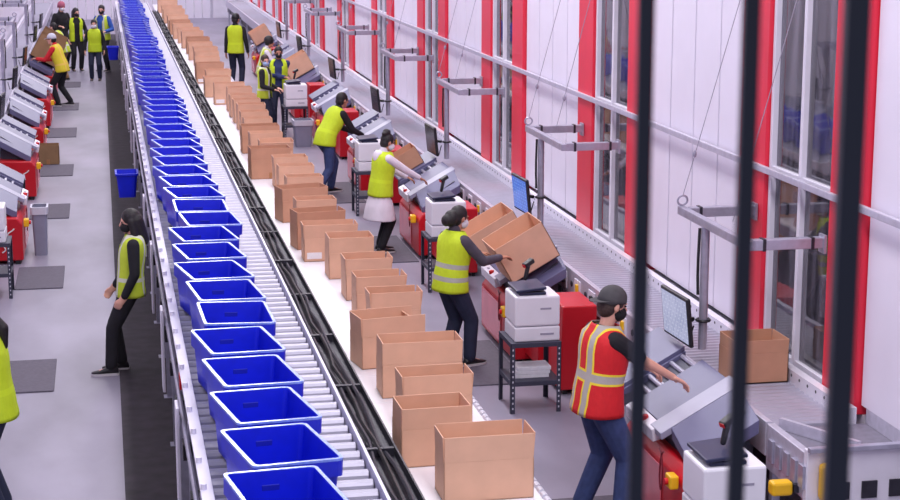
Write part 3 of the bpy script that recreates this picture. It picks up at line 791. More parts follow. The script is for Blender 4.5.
# grey bins
def grey_bin(x, y, label, w=0.34, l=0.36, h=0.62, name='waste_bin'):
    o = thing(name, label, 'bin', (x, y, 0))
    MB().loft([rrect(w * 0.8, l * 0.8, 0.03, 0), rrect(w, l, 0.03, h), rrect(w - 0.02, l - 0.02, 0.025, h), rrect(w * 0.8 - 0.02, l * 0.8 - 0.02, 0.025, 0.015)]).build('tub', M['bin_grey'], o)
    MB().loft([rrect(w, l, 0.03, h - 0.09), rrect(w + 0.02, l + 0.02, 0.035, h - 0.09), rrect(w + 0.03, l + 0.03, 0.035, h + 0.008), rrect(w - 0.02, l - 0.02, 0.025, h + 0.008)], False, False).build('liner_edge', M['bin_lid'], o)
grey_bin(-0.90, 23.3, 'grey waste bin with pale liner beside the left shelf cart', 0.20, 0.30, 0.64)
grey_bin(3.66, 32.9, 'grey plastic bin on the floor in front of the printer cart by the chatting workers', 0.36, 0.40, 0.5)
o = make_box('cardboard_box', 0.38, 0.34, 0.34, 0, M['kraft'], tape=True); o.location = (-1.02, 31.55, 0.002); tag(o, 'small brown carton standing on the floor of the left aisle', 'box')

# mats
def floor_mat(x0, x1, y0, y1, label):
    o = MB().box(-(x1 - x0) / 2, (x1 - x0) / 2, -(y1 - y0) / 2, (y1 - y0) / 2, 0, 0.014).build('floor_mat', M['mat'], loc=((x0 + x1) / 2, (y0 + y1) / 2, 0), bevel=0.008)
    tag(o, label, 'mat', 'anti fatigue mats')
for (a, c, l) in ((16.5, 17.7, 'grey floor mat nearest the camera in the left aisle'), (21.1, 22.4, 'grey floor mat in front of the left waste bin'),
                  (25.9, 27.15, 'grey floor mat beyond the left waste bin'), (30.0, 31.3, 'grey floor mat in front of the small brown carton'), (35.0, 36.45, 'grey floor mat beyond the small brown carton'),
                  (39.6, 41.0, 'grey floor mat under the worker in red sleeves'), (44.5, 45.8, 'grey floor mat in front of the standing group')):
    floor_mat(-1.15, -0.58, a, c, l)
for (a, c, l) in ((11.0, 12.6, 'grey floor mat under the man in the red vest'), (15.9, 17.6, 'grey floor mat under the woman in grey sleeves'), (21.8, 23.6, 'grey floor mat under the woman in the white coat'), (26.4, 28.4, 'grey floor mat under the bending man')):
    floor_mat(3.15, 3.91, a, c, l)

# ------------------------------------------------------------------ overhead frames and monitors
def gantry(s, xw, y, label, cables=True):
    """hanging tube frame bolted to the wall: long beam, two cross bars, drop post"""
    x0 = xw - s * 0.66
    o = thing('overhead_frame', label, 'frame', (x0, y, 2.08))
    W = lambda: wb(o)
    x1 = xw - s * 0.055
    W().box(x0 - 0.03, x0 + 0.03, y - 0.98, y + 0.62, 2.045, 2.115).build('beam', M['steel'], o, bevel=0.006)
    for yy in (y - 0.92, y + 0.50):
        b = W().box(*sorted((x0 + s * 0.031, x1)), yy - 0.04, yy + 0.04, 2.04, 2.12)
        cbar = b.build('cross_bar', M['steel'], o, bevel=0.006)
        for t in (0.12, 0.5):
            xc = x0 + s * t
            W().box(xc - 0.012, xc + 0.012, yy - 0.046, yy + 0.046, 2.034, 2.126).build('collar', M['dark_metal'], cbar)
        W().box(*sorted((x1 - s * 0.02, x1)), yy - 0.055, yy + 0.055, 2.0, 2.14).build('wall_plate', M['steel'], o)
    W().cyl((x0, y, 2.045), (x0, y, 1.05), 0.035, n=12).build('drop_post', M['steel'], o, smooth=False)
    pts = [(x0 - s * 0.049, y, 2.04), (x0 - s * 0.055, y, 1.8), (x0 - s * 0.052, y + 0.01, 1.65), (x0 - s * 0.05, y, 1.5)]
    W().tube(pts, 0.012, 6).build('power_cable', M['black'], o)
    W().torus((x0, y + 0.58, 2.165), (0, 1, 0.2), 0.042, 0.009).build('ring', M['steel'], o)
    if cables:
        for (ya, yb) in ((y + 0.58, y + 0.40), (y - 0.6, y - 0.72)):
            b = W().tube([(x0, ya, 2.2), (xw - s * 0.12, yb, 4.4)], 0.0035, 5)
            b.ell((x0 + s * 0.09, ya - 0.01, 2.55), (0.018, 0.018, 0.03), nu=8, nv=6)
            b.build('support_wire', M['cord'], o)
    return x0
def monitor(s, x0, y, label, scr, turn=3, z=1.32):
    # hung from the drop post on a short arm, screen towards the packer
    o = thing('monitor', label, 'monitor', (x0 - s * 0.22, y + 0.05, z))
    m = MB(); m.m = Matrix.Rotation(R(turn) * s, 4, 'Z') @ Matrix.Rotation(R(-6) * s, 4, 'Y')
    sx = lambda a, b: sorted((s * a, s * b))
    q = MB(); q.m = m.m; q.box(*sx(0, 0.035), -0.29, 0.29, -0.20, 0.20); q.build('housing', M['black'], o, bevel=0.012)
    q = MB(); q.m = m.m; q.box(*sx(-0.003, -0.0005), -0.265, 0.265, -0.175, 0.175); q.build('screen', scr, o)
    MB().tube([(s * 0.03, 0.02, 0), (s * 0.08, 0.07, -0.03), (s * 0.12, 0.03, -0.03), (s * 0.146, -0.02, -0.03)], 0.02, 8).build('arm', M['black'], o)
    MB().torus((s * 0.22, -0.05, -0.03), (0, 0, 1), 0.0525, 0.012, 20).build('clamp', M['black'], o)
    pts = [(s * 0.04, 0.03, -0.06), (s * 0.08, 0.05, -0.2), (s * 0.12, 0.0, -0.22), (s * 0.15, -0.03, -0.08)]
    MB().tube(pts, 0.007, 5).build('cable', M['black'], o)
GY = [13.0, 18.35, 23.7, 28.8, 34.4, 40.2, 45.0]
GL = ['overhead steel tube frame nearest the camera, above the open box on the conveyor',
      'overhead tube frame above the blue lit monitor', 'overhead tube frame second beyond the one over the blue lit monitor',
      'overhead tube frame above the bending man', 'overhead tube frame third from the far end of the right wall',
      'overhead tube frame second from the far end of the right wall', 'overhead tube frame at the far end of the right wall']
ML = ['pale lit monitor in front of the man in the red vest', 'blue lit monitor beside the tilted boxes', 'dark monitor above the tray of the woman in the white coat',
      'dark monitor to the right of the bending man', 'dark monitor third from the far end of the right wall', 'dark monitor second from the far end of the right wall', 'dark monitor at the far end of the right wall']
for k, (y, gl, ml) in enumerate(zip(GY, GL, ML)):
    x0 = gantry(1, XW, y, gl)
    monitor(1, x0, y, ml, (M['screen_pale'], M['screen_blue'])[k] if k < 2 else M['screen_off'], z=1.43 if k == 1 else 1.32)
for k, y in enumerate((29.0, 33.7, 38.4, 44.9, 49.5)):
    w_ = ('nearest', 'second', 'third', 'fourth', 'farthest')[k]
    x0 = gantry(-1, XL, y, 'overhead steel frame on the left wall, %s of the five' % w_, False)
    monitor(-1, x0, y, 'dark monitor hung on the left wall frames, %s of the five' % w_, M['screen_off'], 4)

# ------------------------------------------------------------------ boxes on the machines and conveyor
def tilt_box(s, xf, y, d, w, l, h, fl, m, label, yaw=0, lift=0.0):
    """box lying on the tilted panel of a machine: origin on the slope at distance d"""
    o = make_box('cardboard_box', l, w, h, fl, m, (2, 3, 4, 3))
    z = 1.075 - (d - 0.05) * (0.30 / 0.53) + 0.004 + lift
    th = math.atan2(0.30, 0.53)
    o.rotation_euler = (Matrix.Rotation(th * s, 3, 'Y').inverted() @ Matrix.Rotation(R(yaw), 3, 'Z')).to_euler()
    o.location = (xf - s * d, y, z)
    tag(o, label, 'box'); return o
tilt_box(1, XF, 17.08, 0.34, 0.60, 0.56, 0.40, 0, M['card'], 'tilted brown box the woman in grey sleeves has her hand on', 0, lift=0.02)
tilt_box(1, XF, 18.28, 0.38, 0.58, 0.56, 0.34, 0, M['card'], 'tilted brown box farther back on the machine behind the hand held one')
tilt_box(1, XF, 24.05, 0.36, 0.40, 0.36, 0.26, 0, M['card_b'], 'small brown box tilted on the machine behind the white coat woman', 0)
tilt_box(1, XF, 37.65, 0.36, 0.60, 0.56, 0.40, 0, M['card'], 'tilted brown box on the machine beside the chatting masked workers', lift=0.02)
tilt_box(1, XF, 46.7, 0.36, 0.60, 0.50, 0.36, 0, M['card'], 'far tilted brown box to the right of the black capped man', lift=0.02)
o = make_box('cardboard_box', 0.44, 0.36, 0.24, 0.10, M['card_b'], (0, 2, 0, 3)); o.location = (4.93, 12.62, ZC + 0.003); tag(o, 'open brown box standing on the rollers of the wall conveyor', 'box')
tilt_box(-1, XFL, 41.9, 0.34, 0.74, 0.62, 0.56, 0, M['kraft'], 'olive brown box tilted on the left machine, held by the worker in red sleeves', lift=0.02)
tilt_box(-1, XFL, 43.4, 0.34, 0.74, 0.60, 0.60, 0, M['kraft'], 'olive brown box tilted behind the one held by the worker in red sleeves')

# ------------------------------------------------------------------ railing in front of the camera
rl = thing('railing', 'dark navy steel guard railing with slim upright bars close to the camera', 'railing', (0.75, 1.25, 3.6))
fwv = Vector((math.sin(R(YAW)), math.cos(R(YAW)), 0)); rtv = Vector((math.cos(R(YAW)), -math.sin(R(YAW)), 0))
def bar_at(px, dist):
    # distance along the viewing direction at the height of the eye line
    k = dist / (math.cos(R(PITCH)))
    return fwv * (dist * math.cos(R(PITCH))) + rtv * (dist * (px - 450) / 1750.0)
BP = [(bar_at(641, 1.42), 0.0062), (bar_at(743.5, 1.40), 0.0064), (bar_at(846, 1.36), 0.0088)]
for p, hw in BP:
    b = wb(rl); c = Vector((p.x, p.y, 0))
    rg = [[tuple(c + rtv * (sx * hw) + fwv * (sy * hw) + Vector((0, 0, z))) for sx, sy in ((-1, -1), (1, -1), (1, 1), (-1, 1))] for z in (3.601, 4.80)]
    b.loft(rg); b.build('bar', M['rail_navy'], rl)
b = wb(rl); b.tube([tuple(BP[0][0] + Vector((0, 0, 4.82))), tuple(BP[2][0] + (BP[2][0] - BP[0][0]) * 6 + Vector((0, 0, 4.82)))], 0.02, 10); b.build('handrail', M['rail_navy'], rl)

# ------------------------------------------------------------------ people
def to_mesh(o):
    dg = bpy.context.evaluated_depsgraph_get(); me = bpy.data.meshes.new_from_object(o.evaluated_get(dg))
    old = o.data; o.modifiers.clear(); o.data = me; bpy.data.meshes.remove(old)
def fuse(b, name, m, parent, vox, it=6):
    """one continuous surface out of overlapping limbs"""
    o = b.build(name, m, parent)
    r = o.modifiers.new('skin', 'REMESH'); r.mode = 'VOXEL'; r.voxel_size = vox
    s = o.modifiers.new('soft', 'SMOOTH'); s.factor = 0.5; s.iterations = it
    to_mesh(o); o.data.name = name
    o.data.polygons.foreach_set('use_smooth', [True] * len(o.data.polygons))
    return o
def ik(a, b, l1, l2, pole):
    d = b - a; L = min(d.length, (l1 + l2) * 0.999); dn = d.normalized(); b2 = a + dn * L
    x = (l1 * l1 - l2 * l2 + L * L) / (2 * L); h = math.sqrt(max(0, l1 * l1 - x * x))
    p = Vector(pole); p = (p - dn * p.dot(dn)).normalized()
    return a + dn * x + p * h, b2

def person(loc, face, h, label, lean=4, twist=0, hands=None, feet=None, top='black_cloth', sleeve='long', coat=0.0, vest=None, opened=False,
           pants='jeans', skin='skin', hair='hair', style='short', hat=None, mask=None, head_yaw=0, head_pitch=-8, vox=0.012, shoe='black', soles=True,
           pelvis=None, back=(0, 0), z=0.0, bulk=1.0):
    s = h / 1.72
    o = thing('person', label, 'person', (loc[0], loc[1], z), R(face))
    V = lambda x, y, z: Vector((x, y, z)) * s
    hands = hands or ((-0.26, 0.12, 0.80), (0.26, 0.12, 0.80)); feet = feet or ((-0.11, 0.0), (0.11, 0.0))
    pz = pelvis or 0.93
    pel = V(back[0], back[1], pz)
    Rl = Matrix.Rotation(R(-lean), 3, 'X'); Rt = Matrix.Rotation(R(twist), 3, 'Z')
    def T(x, y, z):                                     # torso coordinates -> person coordinates
        k = max(0.0, min(1.0, (z + 0.02) / 0.22))
        m = Matrix.Rotation(R(twist * k), 3, 'Z') @ Matrix.Rotation(R(-lean * (0.25 + 0.75 * k) if z > -0.02 else -lean * 0.25), 3, 'X')
        return pel + (m @ Vector((x, y, z))) * s
    def ring(hw, dp, z, yo=0.0, n=24, pw=0.85):
        out = []; hw *= bulk if z < 0.44 else 1; dp *= bulk if z < 0.44 else 1
        for i in range(n):
            a = 2 * math.pi * i / n; c, sn = math.cos(a), math.sin(a)
            out.append((hw * math.copysign(abs(c) ** pw, c), yo + dp * math.copysign(abs(sn) ** pw, sn), z))
        return out
    def torso(b, prof, e, c0=True, c1=True):
        b.loft([[tuple(T(*p)) for p in ring(hw + e, dp + e, z, yo)] for (z, hw, dp, yo) in prof], c0, c1)
    PROF = [(-0.13, 0.130, 0.085, 0), (-0.06, 0.158, 0.108, -0.008), (0.04, 0.152, 0.104, 0), (0.13, 0.138, 0.094, 0.004), (0.25, 0.152, 0.104, 0.006), (0.36, 0.166, 0.106, 0),
            (0.43, 0.160, 0.088, -0.008), (0.475, 0.118, 0.066, -0.012), (0.505, 0.058, 0.052, -0.008)]
    Rm = Rt @ Rl
    ur, uf, uu = Rm @ Vector((1, 0, 0)), Rm @ Vector((0, 1, 0)), Rm @ Vector((0, 0, 1))
    sh = [T(-0.172, -0.008, 0.425), T(0.172, -0.008, 0.425)]
    el, wr = [], []
    for k in (0, 1):
        sg = -1 if k == 0 else 1
        e, w = ik(sh[k], V(*hands[k]), 0.295 * s, 0.255 * s, Vector((sg * 0.5, -0.5, -0.8)))
        el.append(e); wr.append(w)
    hp = [pel + V(-0.088, 0, -0.06), pel + V(0.088, 0, -0.06)]
    an = [V(f[0], f[1], 0.085 + (f[2] if len(f) > 2 else 0)) for f in feet]
    fdir = [Vector((math.sin(R(f[3] if len(f) > 3 else 0)), math.cos(R(f[3] if len(f) > 3 else 0)), 0)) for f in feet]
    kn = []
    for k in (0, 1):
        kk, a2 = ik(hp[k], an[k], 0.425 * s, 0.405 * s, Vector((0.05 * (-1, 1)[k], 1, 0.1))); kn.append(kk); an[k] = a2
    # head frame
    nk = T(0, -0.006, 0.50)
    hm = Matrix.Rotation(R(head_yaw + twist), 3, 'Z') @ Matrix.Rotation(R(head_pitch), 3, 'X')
    hr, hf, hu = hm @ Vector((1, 0, 0)), hm @ Vector((0, 1, 0)), hm @ Vector((0, 0, 1))
    hc = nk + (uu * 0.5 + hu * 0.5).normalized() * 0.150 * s + hf * 0.025 * s
    HA = (hr, hf, hu)
    H = lambda x, y, z: hc + (hr * x + hf * y + hu * z) * s
    # ---- body
    b = MB()
    torso(b, PROF, -0.022)
    b.limb(T(0, -0.01, 0.46), 0.054 * s, hc - hu * 0.05 * s - hf * 0.012 * s, 0.052 * s)
    b.ell(H(0, -0.012, 0.018), (0.074 * s, 0.094 * s, 0.098 * s), HA)
    b.ell(H(0, 0.022, -0.05), (0.056 * s, 0.066 * s, 0.068 * s), HA)
    b.limb(H(0, 0.085, 0.01), 0.009 * s, H(0, 0.104, -0.022), 0.015 * s)              # nose
    b.ell(H(0, 0.076, -0.058), (0.026 * s, 0.014 * s, 0.012 * s), HA, 10, 6)            # lips
    b.ell(H(0, 0.068, -0.098), (0.024 * s, 0.022 * s, 0.018 * s), HA, 10, 6)            # chin
    for sg in (-1, 1):
        b.ell(H(sg * 0.077, -0.008, -0.008), (0.012 * s, 0.020 * s, 0.032 * s), HA, 10, 6)   # ears
        b.ell(H(sg * 0.033, 0.078, 0.026), (0.02 * s, 0.012 * s, 0.008 * s), HA, 10, 6)      # brow
    for k in (0, 1):
        sg = -1 if k == 0 else 1
        b.limb(sh[k], 0.046 * s, el[k], 0.036 * s); b.limb(el[k], 0.037 * s, wr[k], 0.025 * s)
        b.limb(hp[k], 0.074 * s, kn[k], 0.048 * s); b.limb(kn[k], 0.048 * s, an[k], 0.034 * s)
        b.limb(an[k] - V(0, 0, 0.03), 0.034 * s, an[k] + fdir[k] * 0.11 * s - V(0, 0, 0.05), 0.025 * s)
        hd = (wr[k] - el[k]).normalized()
        hd = (hd + Vector((0, 0.25, -0.1))).normalized()
        ac = hd.cross(Vector((0, 0, 1))); ac = ac.normalized() if ac.length > 0.1 else Vector((1, 0, 0))
        if hd.z < -0.75: ac = Vector((0, 1, 0)); ac = (ac - hd * ac.dot(hd)).normalized()
        pn = ac.cross(hd).normalized()
        if pn.z > 0: pn = -pn
        if hd.z < -0.75: pn = Vector((-sg, 0, 0)); pn = (pn - hd * pn.dot(hd)).normalized()
        p1 = wr[k] + hd * 0.085 * s
        b.limb(wr[k], 0.018 * s, p1, 0.015 * s, wide=ac, ratio=2.3)
        tside = -sg if abs(ac.x) > 0.5 and ac.x > 0 else sg
        thumb = ac * (-sg if ac.x > 0 else sg)
        if hd.z < -0.75: thumb = Vector((0, 1, 0))
        for q, (off, ln) in enumerate(((-0.031, 0.066), (-0.0105, 0.078), (0.0105, 0.082), (0.031, 0.072))):
            f0 = p1 + ac * off * s + hd * 0.004 * s
            f1 = f0 + (hd * 0.92 + pn * 0.30).normalized() * ln * 0.52 * s
            f2 = f1 + (hd * 0.62 + pn * 0.78).normalized() * ln * 0.48 * s
            b.limb(f0, 0.0092 * s, f1, 0.0085 * s, n=8); b.limb(f1, 0.0085 * s, f2, 0.0072 * s, n=8)
        t0 = wr[k] + hd * 0.025 * s + thumb * 0.026 * s
        t1 = t0 + (hd * 0.6 + thumb * 0.75 + pn * 0.2).normalized() * 0.042 * s
        t2 = t1 + (hd * 0.92 + thumb * 0.15 + pn * 0.35).normalized() * 0.032 * s
        b.limb(t0, 0.013 * s, t1, 0.0105 * s, n=8); b.limb(t1, 0.0105 * s, t2, 0.0085 * s, n=8)
    fuse(b, 'body', M[skin], o, vox * 0.75, 3)
    for sg in (-1, 1):
        MB().ell(H(sg * 0.032, 0.079, 0.008), (0.012 * s, 0.008 * s, 0.007 * s), HA, 10, 6).build('eye', M['eye'], o, smooth=True)
    # ---- hair / hat / mask
    b = MB()
    if style != 'none':
        b.ell(H(0, -0.022, 0.032), (0.086 * s, 0.100 * s, 0.098 * s), HA)
        b.ell(H(0, -0.05, -0.02), (0.080 * s, 0.066 * s, 0.080 * s), HA)
        if style == 'bun_back': 
            b.ell(H(0, -0.11, -0.02), (0.085 * s, 0.07 * s, 0.09 * s), HA); b.ell(H(0, -0.16, -0.045), (0.06 * s, 0.055 * s, 0.065 * s), HA)
        if style == 'bun_top': b.ell(H(0, -0.06, 0.13), (0.06 * s, 0.058 * s, 0.05 * s), HA); b.ell(H(0.03, -0.10, 0.10), (0.04 * s, 0.04 * s, 0.035 * s), HA)
        if style == 'long':
            for sg in (-1, 1): b.limb(H(sg * 0.062, -0.02, 0.0), 0.042 * s, H(sg * 0.075, -0.02, -0.20), 0.04 * s)
            b.limb(H(0, -0.07, 0), 0.07 * s, H(0, -0.085, -0.22), 0.06 * s, wide=hr, ratio=1.3)
        if style == 'pony':
            b.limb(H(0, -0.11, 0.0), 0.035 * s, H(0, -0.15, -0.10), 0.045 * s); b.limb(H(0, -0.15, -0.10), 0.045 * s, H(0, -0.125, -0.24), 0.025 * s)
        if style == 'afro':
            b.ell(H(0, -0.03, 0.05), (0.115 * s, 0.12 * s, 0.115 * s), HA)
        fuse(b, 'hair', M[hair], o, vox * 0.8, 2)
    if hat:
        kind, hmname = hat
        b = MB()
        rg = []
        for t in (0, 20, 40, 60, 78): rg.append([tuple(H((0.092 * math.cos(R(t))) * math.cos(a), -0.016 + 0.106 * math.cos(R(t)) * math.sin(a), 0.045 + 0.095 * math.sin(R(t)))) for a in [2 * math.pi * i / 20 for i in range(20)]])
        low = -0.02 if kind == 'beanie' else 0.025
        rg.insert(0, [tuple(H(0.094 * math.cos(a), -0.018 + 0.107 * math.sin(a), low - (0.02 if math.sin(a) < 0 else 0))) for a in [2 * math.pi * i / 20 for i in range(20)]])
        b.loft(rg); hb_ = b.build('hat', M[hmname], o, smooth=True)
        if kind in ('cap', 'cap_back'):
            sg = 1 if kind == 'cap' else -1
            v = MB(); top_, bot = [], []
            for i in range(13):
                a = math.pi * i / 12
                top_.append((0.082 * math.cos(a), sg * (0.065 + 0.105 * math.sin(a)), 0.045 - 0.022 * math.sin(a) if sg > 0 else 0.028 - 0.028 * math.sin(a)))
            v.loft([[tuple(H(x, y - (0.016 if sg < 0 else 0), z)) for x, y, z in top_], [tuple(H(x, y - (0.016 if sg < 0 else 0), z - 0.006)) for x, y, z in top_]])
            v.build('visor', M[hmname], hb_)
    if mask:
        b = MB()
        b.ell(H(0, 0.042, -0.052), (0.066 * s, 0.072 * s, 0.058 * s), HA, 16, 10)
        for sg in (-1, 1): b.tube([H(sg * 0.058, 0.05, -0.04), H(sg * 0.079, 0.0, -0.01), H(sg * 0.080, -0.01, 0.015)], 0.004 * s, 5)
        b.build('face_mask', M[mask], o, smooth=True)
    # ---- jacket or shirt
    b = MB()
    pr = list(PROF)
    if coat:
        pr = [(-0.13 - coat, 0.25, 0.20, -0.01), (-0.13 - coat * 0.4, 0.215, 0.165, -0.01)] + pr[1:]
    torso(b, pr, 0.012 if not coat else 0.018)
    for k in (0, 1):
        if sleeve == 'long':
            b.limb(sh[k], 0.066 * s, el[k], 0.054 * s); b.limb(el[k], 0.053 * s, wr[k] - (wr[k] - el[k]).normalized() * 0.015 * s, 0.041 * s)
        else:
            b.limb(sh[k], 0.068 * s, sh[k] + (el[k] - sh[k]) * 0.72, 0.060 * s)
    if sleeve == 'long': b.limb(T(0, -0.03, 0.475), 0.066 * s, T(0, -0.022, 0.53), 0.064 * s)
    fuse(b, 'coat' if coat else ('jacket' if sleeve == 'long' else 'shirt'), M[top], o, vox, 5)
    if coat: 
        hd_ = MB(); hd_.limb(T(-0.07, -0.085, 0.47), 0.05 * s, T(0.07, -0.085, 0.47), 0.05 * s); hd_.ell(T(0, -0.11, 0.43), (0.10 * s, 0.06 * s, 0.09 * s), (ur, uf, uu)); fuse(hd_, 'hood', M[top], o, vox, 4)
    # ---- trousers
    b = MB()
    for k in (0, 1):
        b.limb(hp[k], 0.100 * s * bulk, kn[k], 0.074 * s * bulk); b.limb(kn[k], 0.074 * s * bulk, an[k] + V(0, 0, 0.02), 0.062 * s * bulk)
    torso(b, [(-0.14, 0.12, 0.09, 0), (-0.10, 0.158, 0.112, -0.01), (-0.04, 0.164, 0.114, -0.008), (0.05, 0.150, 0.104, 0)], 0.008)
    fuse(b, 'trousers', M[pants], o, vox, 4)
    # ---- shoes
    for k in (0, 1):
        d = fdir[k]; r_ = Vector((d.y, -d.x, 0)); a0 = Vector((an[k].x, an[k].y, 0)); z0 = an[k].z - 0.085 * s
        b = MB(); rg = []
        for (y, w, z) in ((-0.075, 0.022, 0.05), (-0.06, 0.034, 0.085), (0.0, 0.038, 0.095), (0.06, 0.042, 0.075), (0.12, 0.047, 0.052), (0.17, 0.042, 0.042), (0.20, 0.024, 0.034)):
            rr = []
            for i in range(12):
                t = 2 * math.pi * i / 12; c, sn = math.cos(t), math.sin(t)
                rr.append(tuple(a0 + (d * y + r_ * w * math.copysign(abs(c) ** 0.7, c)) * s + Vector((0, 0, z0 + s * (0.018 + (z - 0.018) * (0.5 + 0.5 * sn))))))
            rg.append(rr)
        b.loft(rg); sh_ = b.build('shoe', M[shoe], o, smooth=True)
        b = MB(); pts = [(-0.078, 0.02), (-0.06, 0.036), (0.0, 0.040), (0.06, 0.044), (0.12, 0.049), (0.17, 0.044), (0.203, 0.024)]
        pl_ = [(y, w) for y, w in pts] + [(y, -w) for y, w in pts[::-1]]
        b.loft([[tuple(a0 + (d * y + r_ * w) * s + Vector((0, 0, z0 + z * s))) for y, w in pl_] for z in (0.0, 0.021)])
        b.build('sole', M['sole'] if soles else M['black'], sh_)
    # ---- hi-vis vest
    if vest:
        VP = [(-0.12, 0.177, 0.135, -0.004), (-0.09, 0.178, 0.134, -0.004), (-0.03, 0.172, 0.126, 0), (0.04, 0.168, 0.122, 0), (0.11, 0.160, 0.116, 0.002), (0.18, 0.158, 0.116, 0.004), (0.25, 0.165, 0.120, 0.004),
              (0.32, 0.172, 0.122, 0), (0.38, 0.172, 0.116, -0.004), (0.43, 0.168, 0.104, -0.008), (0.465, 0.142, 0.092, -0.012), (0.492, 0.108, 0.082, -0.012), (0.51, 0.082, 0.076, -0.012)]
        e = 0.012 + (0.012 if coat else 0); n = 40; vs, tcs, fs = [], [], []
        for (z, hw, dp, yo) in VP:
            for p in ring(hw + e, dp + e, z, yo, n, 0.8): vs.append(tuple(T(*p))); tcs.append(p)
        for j in range(len(VP) - 1):
            for i in range(n):
                a = math.degrees(2 * math.pi * (i + 0.5) / n)
                if opened and abs(a - 90) < (14 + 1.2 * j): continue
                i2 = (i + 1) % n
                fs.append((j * n + i, j * n + i2, (j + 1) * n + i2, (j + 1) * n + i))
        me = bpy.data.meshes.new('vest'); me.from_pydata(vs, [], fs)
        at_ = me.attributes.new('tc', 'FLOAT_VECTOR', 'POINT'); at_.data.foreach_set('vector', [c for p in tcs for c in p])
        me.materials.append(M[vest]); me.polygons.foreach_set('use_smooth', [True] * len(me.polygons))
        vo = bpy.data.objects.new('vest', me); COL.objects.link(vo); vo.parent = o
        sd = vo.modifiers.new('cloth', 'SOLIDIFY'); sd.thickness = 0.007; sd.offset = 1
    return o

# right side, from the camera back
person((3.50, 12.05), -80, 1.82, 'man in red vest with yellow and silver tape, backward cap and jeans', z=0.0145, lean=7, bulk=1.12,
       hands=((-0.20, 0.50, 1.02), (0.17, 0.53, 1.03)), feet=((-0.15, -0.04), (0.16, 0.12)), top='black_cloth', sleeve='short', vest='vest_red', pants='jeans',
       hair='hair_b', style='short', hat=('cap_back', 'cap'), mask='mask_black', head_pitch=-14, vox=0.008, soles=False)
person((3.30, 16.65), -66, 1.64, 'woman in lime vest and dark grey sleeves with hands on a tilted brown box', z=0.0145, lean=8,
       hands=((-0.18, 0.50, 1.12), (0.22, 0.48, 1.14)), feet=((-0.11, 0.02), (0.12, 0.16)), bulk=1.08, top='grey_cloth', vest='vest_bands', pants='jeans_d',
       skin='skin_m', style='bun_back', mask='mask_white', head_pitch=-12, vox=0.009)
person((3.52, 22.5), -75, 1.60, 'woman in a long white hooded coat and lime vest reaching over a machine', z=0.0145, lean=8,
       hands=((-0.16, 0.48, 1.02), (0.20, 0.52, 1.05)), feet=((-0.10, 0.03), (0.11, -0.04)), top='white_cloth', coat=0.33, vest='vest_plain', pants='black_cloth',
       skin='skin_m', style='bun_top', mask='mask_white', head_pitch=-16, vox=0.011)
person((3.38, 27.2), -62, 1.74, 'man in black jacket and lime vest bending over a packing machine', z=0.0145, lean=32, pelvis=0.89,
       hands=((-0.10, 0.62, 0.92), (0.16, 0.60, 0.90)), feet=((-0.12, 0.18), (0.14, -0.26)), top='black_cloth', vest='vest_plain', pants='jeans',
       skin='skin_m', style='short', head_pitch=-10, vox=0.012)
person((3.08, 34.35), -112, 1.64, 'woman in lime vest and black sleeves with pale blue mask, chatting', lean=2,
       hands=((-0.16, 0.24, 1.0), (0.16, 0.26, 1.0)), top='black_cloth', vest='vest_x', opened=True, pants='jeans_d', style='short', hair='hair_b', mask='mask_blue', head_yaw=-50, vox=0.014)
person((3.46, 35.3), 172, 1.72, 'worker in navy jacket and open lime vest standing with folded arms, black mask', lean=2,
       hands=((0.14, 0.22, 1.14), (-0.14, 0.25, 1.10)), top='navy_cloth', vest='vest_plain', opened=True, pants='jeans_d', skin='skin_m', style='short', mask='mask_black', head_yaw=8, vox=0.014)
person((3.48, 39.2), -95, 1.62, 'woman in white top and lime vest bending over behind the chatting workers', lean=16,
       hands=((-0.15, 0.48, 1.02), (0.2, 0.5, 1.02)), top='white_cloth', vest='vest_x', pants='jeans_d', skin='skin_m', style='afro', vox=0.014)
person((3.22, 43.5), -18, 1.86, 'man in black cap and lime vest standing with his back to the camera', lean=0,
       hands=((-0.25, 0.05, 0.80), (0.27, 0.04, 0.82)), top='black_cloth', vest='vest_plain', pants='jeans_d', skin='skin_m', style='short', hat=('cap', 'black'), vox=0.014, head_yaw=-15)
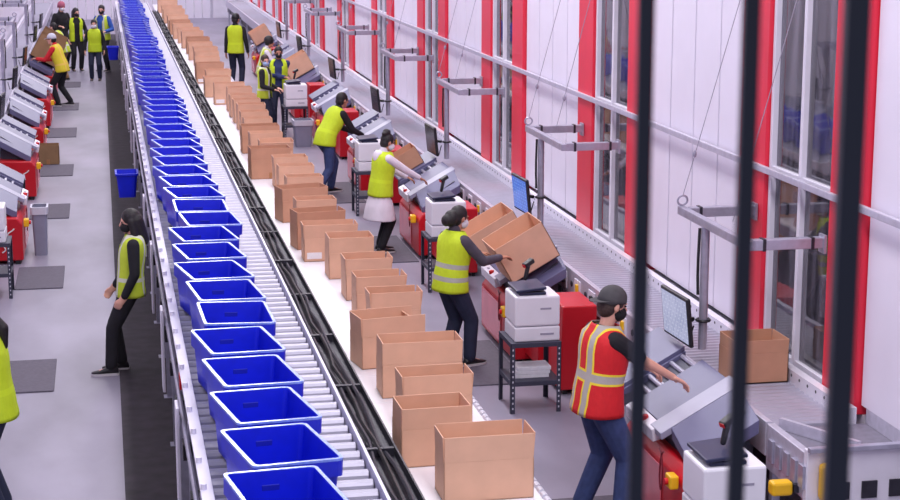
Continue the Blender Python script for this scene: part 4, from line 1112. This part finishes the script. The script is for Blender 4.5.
# left aisle
person((0.12, 17.1), 88, 1.66, 'woman in black with a lime vest leaning back against the roller conveyor', lean=-5, twist=0, back=(0, -0.06),
       hands=((-0.25, 0.0, 0.84), (0.23, 0.10, 0.86)), feet=((-0.10, 0.16), (0.10, 0.06)), top='black_cloth', vest='vest_x', opened=True, pants='black_cloth',
       skin='skin', style='long', mask='mask_black', head_pitch=-12, vox=0.01)
person((-0.88, 13.05), 84, 1.68, 'person in lime vest and jeans with dark tied hair, cut by the left frame edge', lean=6,
       hands=((-0.2, 0.45, 1.0), (0.2, 0.45, 1.0)), top='grey_cloth', vest='vest_plain', pants='jeans_d', style='pony', head_pitch=-14, vox=0.01)
person((-0.92, 40.4), 70, 1.70, 'worker in red sleeves, yellow vest and pale cap leaning to the left machine', z=0.0145, lean=20, pelvis=0.9,
       hands=((-0.14, 0.54, 1.08), (0.18, 0.50, 1.02)), feet=((-0.12, 0.08), (0.14, -0.12)), top='red_cloth', vest='vest_yellow', pants='black_cloth', style='short', hat=('cap', 'cap_pale'), vox=0.014)
person((-0.20, 46.0), 176, 1.60, 'woman in lime vest and white mask at the front of the standing group', lean=2,
       hands=((-0.26, 0.10, 0.84), (0.26, 0.10, 0.84)), top='black_cloth', vest='vest_plain', pants='jeans_d', style='short', mask='mask_white', vox=0.014)
person((0.02, 48.6), 150, 1.82, 'tall person in blue jacket and lime vest at the right of the standing group', lean=3,
       hands=((-0.2, 0.24, 1.04), (0.22, 0.22, 1.02)), top='blue_cloth', vest='vest_x', opened=True, pants='black_cloth', style='short', mask='mask_black', vox=0.014, head_yaw=20)
person((-0.70, 48.7), 195, 1.74, 'woman with long dark hair, black clothes and open lime vest in the standing group', lean=2,
       hands=((-0.2, 0.2, 1.0), (0.24, 0.12, 0.86)), top='black_cloth', vest='vest_plain', opened=True, pants='black_cloth', style='long', mask='mask_black', vox=0.014, head_yaw=20)
person((-1.10, 49.6), 215, 1.86, 'person in dusty pink beanie, white mask and dark jacket behind the standing group', lean=2,
       hands=((-0.2, 0.25, 1.1), (0.22, 0.25, 1.1)), top='black_cloth', pants='black_cloth', style='none', hat=('beanie', 'pink'), mask='mask_white', vox=0.014)
person((-0.98, 46.2), 60, 1.60, 'worker in black top and lime vest stooping behind the capped worker', lean=30, pelvis=0.9,
       hands=((-0.14, 0.5, 1.0), (0.18, 0.5, 1.0)), top='black_cloth', vest='vest_x', pants='kraft', style='short', vox=0.014)
